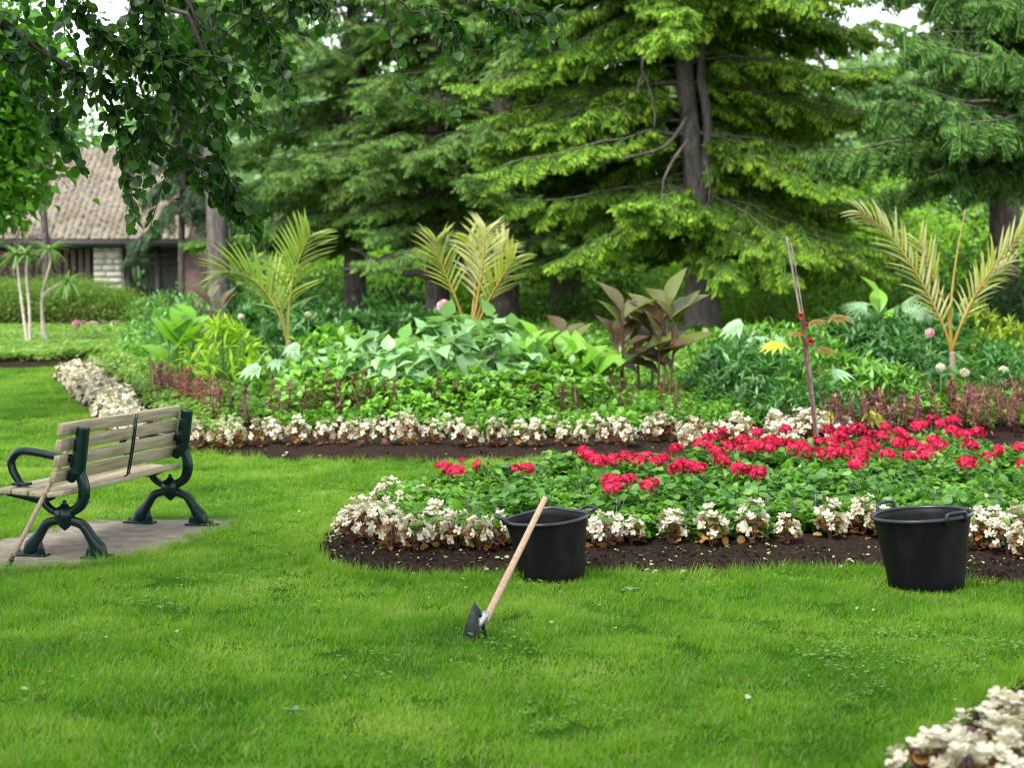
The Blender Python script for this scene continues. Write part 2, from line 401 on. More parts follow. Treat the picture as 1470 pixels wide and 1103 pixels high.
# longer ragged blades along the bed edges
def edge_pts(P, n, lo, hi):
    i = g.integers(0, len(P), n); t = g.uniform(0, 1, n)[:, None]; a = P[i]; b = P[(i + 1) % len(P)]
    p = a + (b - a) * t + g.normal(0, 0.025, (n, 2)); return p[(np.abs(p[:, 0]) < p[:, 1] * .34 + 1.5)]
long_src = source('long_tuft', [tuft(40 + i, 26, 0.05, 0.075) for i in range(5)])
p = np.concatenate([edge_pts(BED1, 900, 0, 0), edge_pts(BED2, 500, 0, 0), edge_pts(BED4, 250, 0, 0), edge_pts(SLAB, 380, 0, 0)])
k = len(p)
scatter('edge_grass', long_src, np.stack([p[:, 0], p[:, 1], terrain(p[:, 0], p[:, 1])], -1),
        np.stack([g.uniform(-.3, .3, k), g.uniform(-.3, .3, k), g.uniform(0, 6.28, k)], -1), g.uniform(.55, 1.15, k), kind='stuff',
        label='longer ragged grass along the edges of the beds and slab', category='grass')

# clods, small stones and fallen pale leaves on the soil
def clod(seed):
    r = np.random.default_rng(seed); V = []; F = [(0, 1, 2), (0, 2, 3), (0, 3, 4), (0, 4, 1), (5, 2, 1), (5, 3, 2), (5, 4, 3), (5, 1, 4)]
    for v in ((0, 0, .6), (1, 0, 0), (0, 1, 0), (-1, 0, 0), (0, -1, 0), (0, 0, -.5)): V.append(np.array(v) * r.uniform(.6, 1.2) + r.uniform(-.15, .15, 3))
    return MB().add(T(V, F)).mesh('clod', m_soil)
clods = source('clod', [clod(i) for i in range(5)])
def bed_points(P, n, dmin, dmax, xmax=None):
    x0, y0 = P.min(0); x1, y1 = P.max(0); X = g.uniform(x0, x1, n); Y = g.uniform(y0, y1, n)
    i, d = poly_info(P, X, Y); ok = i & (d > dmin) & (d < dmax) & (np.abs(X) < Y * 0.34 + 1.2); return X[ok], Y[ok], d[ok]
cx, cy, cdz = [], [], []
for P, n in ((BED1, 26000), (BED2, 42000), (BED4, 2500)):
    a, b, c = bed_points(P, n, 0.01, 0.6); cx.append(a); cy.append(b); cdz.append(c)
X = np.concatenate(cx); Y = np.concatenate(cy); D = np.concatenate(cdz); k = len(X)
scatter('soil_clods', clods, np.stack([X, Y, terrain(X, Y) + soil_h(X, Y, D)], -1), g.uniform(0, 6.28, (k, 3)), 0.004 + 0.018 * g.uniform(0, 1, k) ** 2.5, kind='stuff',
        label='crumbly dark clods on the bed soil', category='soil')
m_litter = leafmat('fallen_leaf', [(0, (0.30, 0.33, 0.16)), (0.5, (0.20, 0.30, 0.09)), (0.8, (0.48, 0.44, 0.30)), (1, (0.30, 0.18, 0.08))], 0.2, 0.6)
lit = source('litter_leaf', [MB().add(t).mesh('litter_leaf', m_litter) for t in (OVAL, ROUND, LANCE2)])
sel = g.uniform(0, 1, k) < 0.17; X2, Y2, D2 = X[sel], Y[sel], D[sel]
Xl = g.uniform(-2.6, 2.8, 110); Yl = g.uniform(6, 12, 110); ok = bed_d(Xl, Yl) < -0.05; Xl, Yl = Xl[ok], Yl[ok]
LX = np.concatenate([X2, Xl]); LY = np.concatenate([Y2, Yl]); LZ = np.concatenate([terrain(X2, Y2) + soil_h(X2, Y2, D2) + .008, terrain(Xl, Yl) + .035]); k = len(LX)
scatter('leaf_litter', lit, np.stack([LX, LY, LZ], -1), np.stack([g.uniform(-.5, .5, k), g.uniform(-.5, .5, k), g.uniform(0, 6.28, k)], -1), g.uniform(.012, .034, k), kind='stuff',
        label='small pale fallen leaves and petals on soil and lawn', category='leaf litter')
# small broad-leaved weeds in the lawn
def weed_mesh(seed):
    r = np.random.default_rng(seed); n = 9; a = r.uniform(0, 2 * pi, n)
    d = np.stack([np.cos(a), np.sin(a), r.uniform(.2, 1.0, n)], -1)
    return MB().inst(OVAL, frames(d, (0, 0, 1)), np.zeros((n, 3)), r.uniform(.04, .085, n)).mesh('foliage', clover_m)
wm = [weed_mesh(i) for i in range(3)]
for i, (px, py) in enumerate([(425, 1025), (905, 850)]):
    p = G(px, py); link('weed', wm[i % 3], None, (p.x, p.y, p.z + .005), (0, 0, i), .75, label=('small pale-leaved weed in the open lawn of the foreground', 'small broad-leaved weed in the grass right of the crumpled bucket')[i], category='weed')

# ------------------------------------------------------------------ park bench
m_frame = solid('painted_iron', [(0.3, (0.0008, 0.0085, 0.0080)), (0.7, (0.0018, 0.0135, 0.0125))], 12, 0.24, 60, 0.08, 0.002, spec=0.25)
m_slat = solid('weathered_slat', [(0.25, (0.12, 0.095, 0.055)), (0.5, (0.26, 0.215, 0.13)), (0.8, (0.38, 0.33, 0.22))], 6, 0.75, 30, 0.5, 0.003, stretch=(1, 1, 14), detail=8)
m_slat.node_tree.nodes['Mapping'].inputs['Scale'].default_value = (0.5, 9, 9)
pb = G(97, 806); ang = radians(13.8)
bench = thing('park_bench', 'dark green iron park bench with weathered beige slats on the concrete pad', 'bench', (pb.x, pb.y, 0.024), pi / 2 - ang)
# local axes: x = along the bench (away from the camera), -y = towards its back (right in the photo), z up
BL = 1.50
def zb(zx, zy): return ((zx - 407) / 905.0, (1008 - zy) / 927.0)     # profile point: (v to the right, z)
def extrude(poly, x0, x1):
    n = len(poly); V = [(x0, -v, z) for v, z in poly] + [(x1, -v, z) for v, z in poly]
    return T(V, [tuple(range(n)), tuple(range(2 * n - 1, n - 1, -1))] + [(i, i + n, (i + 1) % n + n, (i + 1) % n) for i in range(n)])
def band(cen, wid, x0, x1, n=18):
    """flat bar following a curve in the v-z plane"""
    C = spline(cen, n); wv = np.interp(np.linspace(0, 1, n), np.linspace(0, 1, len(wid)), wid); tg = nrm(np.gradient(C, axis=0))
    nr = np.stack([-tg[:, 1], tg[:, 0]], -1); A = C + nr * wv[:, None] / 2; B = C - nr * wv[:, None] / 2; xm = (x0 + x1) / 2
    V = []; F = []
    for i in range(n):      # eight-sided section with a raised middle ridge
        for (q, x) in ((A[i], x0 + .008), (A[i], x1 - .008), (A[i] * .75 + B[i] * .25, x1), (A[i] * .25 + B[i] * .75, x1), (B[i], x1 - .008), (B[i], x0 + .008), (A[i] * .25 + B[i] * .75, x0), (A[i] * .75 + B[i] * .25, x0)):
            V.append((x, -q[0], q[1]))
    for i in range(n - 1):
        for k in range(8): F.append((i * 8 + k, i * 8 + (k + 1) % 8, i * 8 + 8 + (k + 1) % 8, i * 8 + 8 + k))
    F += [tuple(range(8))[::-1], tuple((n - 1) * 8 + k for k in range(8))]
    return T(V, F)
for x in (0.0, BL):
    fr = MB()
    # rear post and its lower sweep down to the hub
    fr.add(band([zb(520, 238), zb(505, 330), zb(490, 430), zb(470, 520)], [.07, .078, .085, .10], x - .034, x + .034))
    fr.add(band([zb(478, 480), zb(512, 560), zb(518, 640), zb(490, 705), zb(425, 745)], [.055, .066, .068, .062, .055], x - .028, x + .028))
    fr.add(band([zb(430, 560), zb(450, 520), zb(480, 500)], [.05, .07, .04], x - .02, x + .02, 6))
    # seat support bar
    fr.add(band([zb(30, 638), zb(150, 655), zb(240, 668), zb(330, 652)], [.035, .05, .06, .03], x - .022, x + .022))
    fr.add(band([zb(262, 655), zb(275, 700), zb(325, 738), zb(375, 748)], [.05, .045, .042, .045], x - .025, x + .025, 10))
    f0 = fr.build('end_frame', m_frame, bench, True); bevel(f0, .004, 1)
    hub = MB().add(lathe_t([(0.001, .365), (.012, .36), (.016, .35), (.012, .343), (.024, .338), (.03, .325), (.05, .318), (.066, .30), (.069, .26), (.062, .225), (.045, .205), (.03, .19), (.012, .175), (.001, .168)], 24))
    h = hub.build('hub', m_frame, f0, True); h.location = (x, -zb(393, 0)[0], 0); h.scale = (.72, 1, 1)
    for sgn in (-1, 1):
        c = zb(393, 0)[0]
        cen = [(c + sgn * .05, .235), (c + sgn * .13, .205), (c + sgn * .185, .13), (c + sgn * .235, .06), (c + sgn * .275, .012)]
        lg = MB().add(band(cen, [.055, .055, .062, .10, .03], x - .026, x + .026, 20))
        # flared web down to the flat foot
        lg.add(extrude([(c + sgn * .14, .0), (c + sgn * .155, .06), (c + sgn * .18, .13), (c + sgn * .215, .11), (c + sgn * .27, .045), (c + sgn * .345, .016), (c + sgn * .35, .0)][::sgn], x - .012, x + .012))
        lg.add(box_t((x - .04, -max(c + sgn * .125, c + sgn * .362), 0), (x + .04, -min(c + sgn * .125, c + sgn * .362), .014)))
        l = lg.build('leg', m_frame, f0, True); bevel(l, .003, 1)
        b = MB().add(lathe_t([(0, .034), (.011, .034), (.013, .014)], 8)).build('bolt', m_frame, f0); b.location = (x, -(c + sgn * .325), 0)
    ar = MB().add(tube_t([(x, -q[0], q[1]) for q in spline([zb(480, 425), zb(370, 418), zb(210, 393), zb(115, 392), zb(62, 440), (zb(66, 500)), zb(100, 560), zb(120, 588)], 26)], [.027] * 20 + [.026, .025, .024, .024, .026, .028], 10))
    ar.add(box_t((x - .03, -zb(175, 0)[0], zb(0, 592)[1]), (x + .03, -zb(70, 0)[0], zb(0, 574)[1])))
    a = ar.build('armrest', m_frame, f0, True); bevel(a, .003, 1)
# slats: four back boards in front of the posts, four seat boards
def board(p0, p1, th, name='slat', side=1, x0=-.13, x1=BL + .035):
    """board whose section runs from p0 to p1 (v,z) with thickness th"""
    p0 = np.array(p0); p1 = np.array(p1); t = nrm(p1 - p0); nr = np.array([-t[1], t[0]]) * th * side
    q = [p0, p1, p1 + nr, p0 + nr]; a, b = (q[0], q[2])
    o = MB().add(extrude([tuple(k) for k in q][::side], x0, x1)).build(name, m_slat, bench); bevel(o, .009, 2); return o
tops = [(508, 213), (496, 308), (482, 403), (464, 494)]; bots = [(499, 286), (486, 377), (469, 471), (442, 564)]
for a, b in zip(tops, bots):
    pa, pb_ = np.array(zb(*a)) + (-.052, 0), np.array(zb(*b)) + (-.052, 0); board(pb_, pa, .042, 'back_slat')
seat = [((-.385, .445), (-.305, .455)), ((-.295, .456), (-.205, .448)), ((-.195, .446), (-.10, .436)), ((-.09, .436), (.005, .448))]
seat = [((-.50, .40), (-.435, .437)), ((-.425, .440), (-.32, .440)), ((-.31, .439), (-.20, .432)), ((-.19, .431), (-.08, .425)), ((-.07, .424), (.055, .440))]
for a, b in seat: board(a, b, -.034, 'seat_slat', 1)
# thin steel strap tying the slats together at mid length
xm = BL * .46; sp = [zb(530, 210), zb(520, 300), zb(506, 400), zb(488, 500), zb(470, 590), zb(420, 622), zb(300, 632), zb(120, 622)]
MB().add(tube_t([(xm, -(v - .006), z) for v, z in sp], .007, 4)).build('strap', m_frame, bench)
MB().add(tube_t([(xm + .028, -(v - .006), z) for v, z in sp[:5]], .006, 4)).build('strap', m_frame, bench)

# ------------------------------------------------------------------ tools
m_handle = solid('ash_handle', [(0.3, (0.24, 0.14, 0.075)), (0.6, (0.38, 0.25, 0.155)), (0.85, (0.46, 0.33, 0.22))], 8, 0.6, 40, 0.3, 0.002, stretch=(8, 8, 1))
m_handle2 = solid('grey_handle', [(0.3, (0.19, 0.125, 0.085)), (0.7, (0.30, 0.21, 0.15))], 8, 0.65, 40, 0.3, 0.002, stretch=(8, 8, 1))
m_steel = solid('worn_dark_steel', [(0.3, (0.012, 0.016, 0.015)), (0.6, (0.035, 0.042, 0.038)), (0.85, (0.10, 0.10, 0.085))], 26, 0.5, 60, 0.3, 0.002, metal=0.4)
m_bright = solid('bright_steel', [(0.3, (0.22, 0.22, 0.21)), (0.7, (0.42, 0.42, 0.41))], 20, 0.35, metal=0.6)
m_black = solid('black_rubber', [(0.3, (0.008, 0.009, 0.009)), (0.7, (0.018, 0.019, 0.019))], 20, 0.6)
# hoe leaning on the bucket
hb = G(694, 918); hb = Vector((hb.x, hb.y, .07)); ht = W(782.5, 716, hb.y + 1.40)
hoe = thing('hoe', 'hoe with a pale wooden handle leaning against the crumpled bucket, blade on the lawn', 'hoe', (hb.x, hb.y, 0))
dv = (ht - hb)
P = [Vector((0, 0, hb.z)) + dv * t for t in np.linspace(0.02, 1, 9)]
hh = MB().add(tube_t([tuple(p) for p in P], [.0175, .0185, .0185, .018, .018, .0178, .0175, .0175, .0165], 12)).build('handle', m_handle, hoe, True); bevel(hh, .003, 2)
P2 = [Vector((0, 0, hb.z)) + dv * t for t in (-.035, .0, .05)]
def hp(zx, zy, dy=0.0):     # a point of the blade from the zoomed photograph
    p = W(640 + zx / 4.795, 700 + zy / 4.795, hb.y - .05 + dy); return (p.x - hb.x, p.y - hb.y, p.z)
def plate(name, pts, th, mat, parent):
    pts = [Vector(p) for p in pts]; nrmv = (pts[1] - pts[0]).cross(pts[2] - pts[0]).normalized() * th; n = len(pts)
    V = [p + nrmv / 2 for p in pts] + [p - nrmv / 2 for p in pts]
    o = MB().add(T([tuple(v) for v in V], [tuple(range(n)), tuple(range(2 * n - 1, n - 1, -1))] + [(i, i + n, (i + 1) % n + n, (i + 1) % n) for i in range(n)])).build(name, mat, parent); bevel(o, .001, 1); return o
plate('blade', [hp(200, 780), hp(168, 850), hp(134, 950), hp(106, 1075), hp(228, 1092), hp(230, 960), hp(222, 850)], .004, m_steel, hoe)
plate('blade_arm', [hp(200, 790, .004), hp(214, 815, .01), hp(240, 845, .02), hp(262, 920, .035), hp(292, 1068, .055), hp(268, 1068, .05), hp(250, 1000, .04), hp(232, 905, .03), hp(216, 860, .012)], .004, m_steel, hoe)
plate('crossbar', [hp(222, 985, .0), hp(266, 985, .045), hp(268, 1004, .045), hp(222, 1008, .0)], .004, m_steel, hoe)
MB().add(tube_t([hp(222, 968, .01), hp(238, 935, .02), hp(262, 895, .045), hp(280, 868, .06)], [.012, .016, .0185, .0195], 10)).build('ferrule', m_bright, hoe, True)
# long handled tool leaning on the bench
lb = G(9, 819); lt = W(103, 634, 10.16)
tool = thing('garden_tool', 'long thin wooden tool handle with a black tip, leaning against the bench', 'garden tool', (lb.x, lb.y, 0))
dv = lt - lb
MB().add(tube_t([tuple(Vector((0, 0, lb.z)) + dv * t) for t in np.linspace(.1, 1, 7)], [.013, .0145, .015, .015, .015, .0148, .014], 12)).build('handle', m_handle2, tool, True)
tip = MB()
for k in range(4): tip.add(tube_t([tuple(Vector((0, 0, lb.z)) + dv * (t + k * .022)) for t in (0.0, .006, .014, .02)], [.012, .017, .017, .012], 10))
tip.add(tube_t([tuple(Vector((0, 0, lb.z)) + dv * t) for t in (-.03, .105)], .011, 10)); tip.build('tip', m_black, tool, True)

# ------------------------------------------------------------------ black buckets
m_tub = solid('black_plastic', [(0.3, (0.0020, 0.0024, 0.0028)), (0.7, (0.0045, 0.005, 0.006))], 5, 0.5, 9, 0.3, 0.006, spec=0.12)
_n = m_tub.node_tree; _b = _n.nodes['Principled BSDF']; _c = _b.inputs['Base Color'].links[0].from_socket
_mx = _n.nodes.new('ShaderNodeMix'); _mx.data_type = 'RGBA'; lk(_n, ramp(_n, noise(_n, 5.5, 8, stretch=(1, 1, .5)), [(0.52, (0, 0, 0)), (0.78, (.45, .45, .45))]), _mx.inputs[0]); lk(_n, _c, _mx.inputs[6]); _mx.inputs[7].default_value = (.035, .030, .026, 1); lk(_n, _mx.outputs[2], _b.inputs['Base Color'])
m_tubrim = solid('black_plastic_rim', [(0.3, (0.007, 0.008, 0.011)), (0.7, (0.013, 0.014, 0.018))], 7, 0.36, 9, 0.15, 0.004, spec=0.4)
def bucket(label, px, py, yoff, rt, rb, H, tilt, handles, warp, grouplabel=None):
    b = G(px, py); y = b.y + yoff
    t = thing('bucket', label, 'bucket', (b.x * y / b.y, y, tz(b.x, y) + .005), 0)
    N = 56
    def pos(a, r, z, push=0.0):
        dr, dz = warp(a) ; k = max(0, z / H)
        rr = r + dr * k ** 2 + push; x = rr * cos(a); yy = rr * sin(a); zz = z + dz * k ** 3
        c, s = cos(tilt), sin(tilt); f = min(1, k * 3)
        return (x - s * zz * f, yy, zz + s * x * k)
    def ring(prof):
        V = []; F = []
        for (r, z) in prof:
            for k in range(N): V.append(pos(2 * pi * k / N, r, z))
        for i in range(len(prof) - 1):
            for k in range(N): F.append((i * N + k, i * N + (k + 1) % N, (i + 1) * N + (k + 1) % N, (i + 1) * N + k))
        return T(V, F)
    th = .006
    prof = [(0.001, .012), (rb - .01, .012), (rb - th, .02)] + [(rb + (rt - rb) * q ** 1.25 - th, H * q) for q in (.15, .35, .55, .75, .9, .98)]
    prof = prof + [(rt, H * .985)] + [(rb + (rt - rb) * q ** 1.25, H * q) for q in (.96, .9, .75, .55, .35, .15, .03)] + [(rb - .006, 0.0), (.001, 0)]
    MB().add(ring(prof)).build('shell', m_tub, t, True)
    rim = [(rt - .008, H - .002), (rt - .004, H + .006), (rt + .004, H + .009), (rt + .012, H + .005), (rt + .015, H - .003), (rt + .012, H - .011), (rt + .002, H - .013), (rt - .008, H - .002)]
    MB().add(ring(rim)).build('rim', m_tubrim, t, True)
    for (a0, half, up, out) in handles:
        P = []
        for (da, o_, z_) in ((-half, 0.006, -.03), (-half, .012, .005), (-half * .95, out * .75, up * .8), (-half * .8, out, up), (-half * .3, out * 1.08, up * 1.03), (half * .3, out * 1.08, up * 1.03), (half * .8, out, up), (half * .95, out * .75, up * .8), (half, .012, .005), (half, .006, -.03)):
            P.append(pos(a0 + da, rt + o_, H + z_ if z_ < 0 else H, 0)); P[-1] = (P[-1][0], P[-1][1], P[-1][2] + max(z_, 0))
        MB().add(tube_t(P, [.011, .012, .011, .0105, .010, .010, .0105, .011, .012, .011], 8)).build('handle', m_tubrim, t, True)
    return t
bucket('black plastic bucket with a buckled rim, a hoe leaning on it', 793, 842, .20, .240, .192, .368, radians(5.5),
       [(radians(188), .25, .038, .055), (radians(20), .25, .02, .06)],
       lambda a: (-.028 * math.exp(-((a - 1.0) / .5) ** 2) + .012 * math.exp(-((a - 2.6) / .5) ** 2), .022 * math.exp(-((a - 1.45) / .5) ** 2) - .012 * math.exp(-((a - 5.0) / .9) ** 2)))
bucket('larger round black plastic bucket on the lawn, right of the other one', 1329, 857, .24, .277, .212, .425, radians(4.2),
       [(radians(122), .25, .044, .02), (radians(-62), .25, .03, .012)], lambda a: (.004 * sin(2 * a), 0))

# ------------------------------------------------------------------ trees
m_bark = solid('spruce_bark', [(0.3, (0.045, 0.036, 0.031)), (0.6, (0.12, 0.10, 0.085)), (0.85, (0.24, 0.21, 0.185))], 14, 0.95, 22, 1.0, 0.05, spec=0.1, stretch=(1, 1, .35), detail=8)
m_barkg = solid('grey_bark', [(0.3, (0.06, 0.05, 0.043)), (0.6, (0.13, 0.112, 0.10)), (0.85, (0.24, 0.215, 0.195))], 12, 0.95, 20, 1.0, 0.05, spec=0.1, stretch=(1, 1, .3), detail=8)
m_limb = solid('dead_limb', [(0.3, (0.05, 0.04, 0.033)), (0.8, (0.17, 0.145, 0.12))], 12, 0.95, spec=0.1)
def needle_mats(nm, old, new):
    return [leafmat('needles_' + nm, [(0.0, tuple(c * .45 for c in old)), (0.5, old), (1.0, tuple(c * 1.6 for c in old))], 0.22, 0.6, 0.2, patch=0.5),
            leafmat('fresh_needles_' + nm, [(0.0, tuple(c * .6 for c in new)), (0.5, new), (1.0, tuple(min(1, c * 1.35) for c in new))], 0.38, 0.6, 0.2, patch=0.5)]
def spray(seed, mats, hang=0.0, n1=9, fresh=0.3, wid=0.019, spread=0.9):
    """flat spray of needle-covered shoots, one unit long, along +Y"""
    r = np.random.default_rng(seed); A = []; D = []; Ls = []; Mi = []
    def axis(p, d, L, steps, lv):
        for k in range(steps):
            A.append(p + d * L * k / steps); D.append(d + r.normal(0, .05, 3)); Ls.append(L / steps * 1.25); Mi.append(1 if (lv == 2 and r.uniform() < fresh) or (lv == 1 and k == steps - 1 and r.uniform() < fresh * 2) else 0)
    ax = np.array([0, 1.0, 0]); axis(np.zeros(3), ax, 1.0, 5, 0)
    for i in range(n1):
        t = 0.06 + .94 * (i + r.uniform(-.3, .3)) / n1
        for s in (-1, 1):
            an = radians(r.uniform(38, 62)) * s; L = (0.42 * (1 - .62 * t) + .06) * r.uniform(.7, 1.2) * spread
            d = np.array([sin(an), cos(an), r.uniform(-.25, .12) - hang * r.uniform(.7, 1.6)]); d = d / np.linalg.norm(d); p = np.array([0, t, -.05 * t])
            axis(p, d, L, 2, 1)
            for j in range(3):
                for s2 in (-1, 1):
                    tt = .25 + .25 * j + r.uniform(-.08, .08); a2 = atan2(d[0], d[1]) + s2 * radians(r.uniform(30, 55))
                    d2 = np.array([sin(a2), cos(a2), r.uniform(-.35, .15) - hang * r.uniform(1, 2.2)]); d2 = d2 / np.linalg.norm(d2)
                    axis(p + d * L * tt, d2, L * (.55 - .1 * j) * r.uniform(.7, 1.2), 1, 2)
    A = np.array(A); D = np.array(D); Ls = np.array(Ls); Mi = np.array(Mi)
    up = np.array([0, 0, 1.0]) + r.normal(0, .5, A.shape); R = frames(D, up)
    st = T([(-1, 0, 0), (1, 0, 0), (.75, 1, 0), (-.75, 1, 0)], [(0, 1, 2, 3)]); mb = MB()
    for m in (0, 1):
        q = Mi == m; wv = np.full(q.sum(), wid * (1.15 if m else 1)); mb.inst(st, R[q], A[q], np.stack([wv, Ls[q], np.ones(q.sum())], -1), m)
    return mb.mesh('needle_spray', mats)
def degrees_(a):
    d = math.degrees(a) % 360; return d - 360 if d > 180 else d
def conifer(nm, label, base, stems, zlo, zhi, nb, L0, L1, src, seed, rise=0.05, droop=0.28, tip=0.12, sp=(.38, .75), bark=None, az=None, dens=0.2, hang=0.0, dead=6, limb_r=.035, group=None, extra=(), clear=None):
    r = np.random.default_rng(seed); bx, by, bz = base
    t = thing(nm, label, 'tree', base, 0, group); bark = bark or m_bark
    tr = MB()
    for (pts, rad) in stems:
        C = spline(pts, 26); R = np.interp(np.linspace(0, 1, 26), np.linspace(0, 1, len(rad)), rad); tr.add(tube_t(C, R, 18, jit=.06, rng=r))
    tr.build('trunk', bark, t, True)
    C0 = spline(stems[0][0], 60); lm = MB(); loc = []; rot = []; sc = []
    for b in range(-len(extra), nb + dead):
        isdead = b >= nb
        z = zlo + (zhi - zlo) * ((b + r.uniform(0, 1)) / nb if not isdead else r.uniform(0, .7 if dead < 20 else 1))
        i = int(np.argmin(abs(C0[:, 2] - z))); o = C0[i].copy(); o[2] = z
        a = r.uniform(0, 2 * pi) if az is None else r.uniform(*az)
        if clear and b >= 0 and clear[0] < z < clear[1] and abs(degrees_(a) + 90) < 52: a += radians(150)
        if b < 0: z, a = extra[b][0], radians(extra[b][1]); i = int(np.argmin(abs(C0[:, 2] - z))); o = C0[i].copy(); o[2] = z
        f = (z - zlo) / (zhi - zlo + 1e-6); L = extra[b][2] if b < 0 else (L0 + (L1 - L0) * f) * r.uniform(.58, 1.18) * (.45 if isdead else 1)
        dh = np.array([cos(a), sin(a), 0]); tt = np.linspace(0, 1, 9)
        bend = r.uniform(-.12, .12); sd = np.array([-sin(a), cos(a), 0]); rs = rise + r.normal(0, .12)
        P = o + np.outer(tt * L, dh) + np.outer(bend * L * tt ** 2, sd); P[:, 2] += L * (rs * tt - droop * tt ** 2 + tip * tt ** 4)
        rr = limb_r * (L / L0) * np.linspace(1, .18, 9); P += r.normal(0, .015 * L / 2, P.shape) * (3 if isdead else 1); P[0] = o
        lm.add(tube_t(P, rr * (.45 if isdead else 1), 5, cap=False))
        if isdead: continue
        n = max(4, int(L / dens)); 
        for k in range(n):
            u = .14 + .86 * (k + r.uniform(0, 1)) / n; x = u * 8; j = min(int(x), 7); p = P[j] + (P[j + 1] - P[j]) * (x - j); tg = nrm(P[j + 1] - P[j])
            for s in ((-1, 1) if hang < .5 else (-1, 1, .1)):
                an = radians(r.uniform(35, 75)) * s * (1 - .35 * u); d = tg * cos(an) + np.cross((0, 0, 1), tg) * sin(an); d[2] += r.uniform(-.75, .02) - hang
                loc.append(p + r.normal(0, .03, 3)); R = frames(d[None], np.array([[r.normal(0, .25), r.normal(0, .25), 1.0]]))[0]
                rot.append(R); sc.append(r.uniform(*sp) * (1.05 - .35 * u))
        loc.append(P[-1]); rot.append(frames(nrm(P[-1] - P[-2])[None], np.array([[0, 0, 1.0]]))[0]); sc.append(sp[0])
    lm.build('limbs', m_limb, t)
    scatter('crown', src, np.array(loc), eul(np.array(rot)), np.array(sc), t, seed=seed, kind='stuff')
    return t
mats_main = needle_mats('yellow_green', (0.068, 0.155, 0.020), (0.25, 0.40, 0.030))
mats_olive = needle_mats('olive', (0.078, 0.160, 0.035), (0.19, 0.32, 0.060))
mats_blue = needle_mats('deep_green', (0.060, 0.135, 0.028), (0.15, 0.29, 0.055))
mats_grey = needle_mats('grey_green', (0.085, 0.13, 0.075), (0.15, 0.22, 0.11))
src_main = source('spray_yellow', [spray(i, mats_main, .75, 12, .42, .015) for i in range(5)])
src_olive = source('spray_olive', [spray(10 + i, mats_olive, .6, 11, .4, .0145) for i in range(5)])
src_blue = source('spray_deep', [spray(20 + i, mats_blue, 1.2, 11, .3, .0145, .8) for i in range(5)])
src_grey = source('spray_grey', [spray(30 + i, mats_grey, .8, 8, .3, .017, .8) for i in range(4)])

def stem(pix, Y, base):
    """trunk centre line from photograph points at depth Y, relative to the base"""
    return [tuple(W(px, py, Y) - Vector(base)) for px, py in pix]
# main spruce with a forked trunk
Y = 27.5; b = W(1008, 487, Y); b.z = tz(b.x, Y) - .1
main = conifer('spruce_tree', 'large spruce with bright yellow green tips and a forked grey trunk, mulch round its base', tuple(b),
    [([(0, 0, 0)] + stem([(1008, 440), (1005, 350), (998, 260), (988, 160), (980, 60), (975, -60)], Y, b) + [(-.35, 0, 9.5), (-.3, 0, 12)], [.36, .30, .26, .20, .165, .14, .12, .08, .03]),
     (stem([(1004, 320), (1012, 250), (1016, 180), (1006, 90), (1012, -20)], Y - .18, b), [.08, .085, .08, .07, .06])],
    1.9, 9.5, 130, 3.3, 2.9, src_main, 5, bark=m_barkg, sp=(.45, .85), dens=.155, droop=.45, tip=.2, extra=[(2.5, -80, 2.3), (2.6, -115, 2.5), (2.7, -55, 2.6), (2.4, -95, 1.9), (2.7, -140, 2.7), (2.6, -35, 2.8), (2.3, -65, 2.4), (2.35, -125, 2.3), (5.9, -60, 2), (5.8, -110, 1.8)], dead=30, clear=(2.75, 5.3))
# a few long bare grey branches that hang at the left of the trunk
r_ = np.random.default_rng(4); dm = MB()
for path in ([(938, 40), (925, 75), (922, 105), (935, 130), (940, 190)], [(922, 105), (912, 140)], [(985, 170), (955, 210), (900, 225), (850, 240)], [(990, 200), (960, 240), (948, 290)],
             [(1010, 230), (1020, 270), (1012, 300)], [(1170, 70), (1195, 110), (1225, 135), (1235, 170)], [(975, 30), (950, 50), (938, 40)]):
    q = spline([tuple(W(px, py, Y - 1.0) - Vector(b)) for px, py in path], 10); MB().add(tube_t(q + r_.normal(0, .012, q.shape), np.linspace(.036, .010, 10), 5)).build('dead_branch', m_barkg, main)
# big dark spruce trunks further back
def back_spruce(px, py, Y, rad, label, src, nb, zlo, L0, seed, lean=0, **kw):
    b = W(px, py, Y); b.z = tz(b.x, Y) - .1
    return conifer('spruce_tree', label, tuple(b), [([(0, 0, 0), (0, 0, .5), (lean * .4, 0, 3), (lean, 0, 7), (lean, 0, 12)], [rad * 1.35, rad, rad * .85, rad * .6, .04])], zlo, 9.8, nb, L0, 2.0, src, seed, **kw)
back_spruce(812, 455, 32, .33, 'dark spruce trunk standing straight between the centre palm and the dark-leaved cannas', src_main, 62, 2.6, 3.3, 7)
back_spruce(725, 452, 30, .27, 'spruce just behind the centre palm, its trunk half hidden by the fronds', src_olive, 88, 1.9, 3.6, 8, dens=.19)
back_spruce(628, 448, 31.5, .25, 'spruce with wide low branches directly left of the centre palm', src_olive, 80, 2.0, 4.2, 9, dens=.19)
back_spruce(510, 446, 33, .24, 'olive green spruce spreading between the left palm and the centre palm', src_olive, 80, 1.9, 4.0, 19, dens=.19)
back_spruce(1100, 446, 33, .26, 'spruce hidden behind the right side of the big yellow green spruce', src_main, 70, 2.0, 2.5, 21)
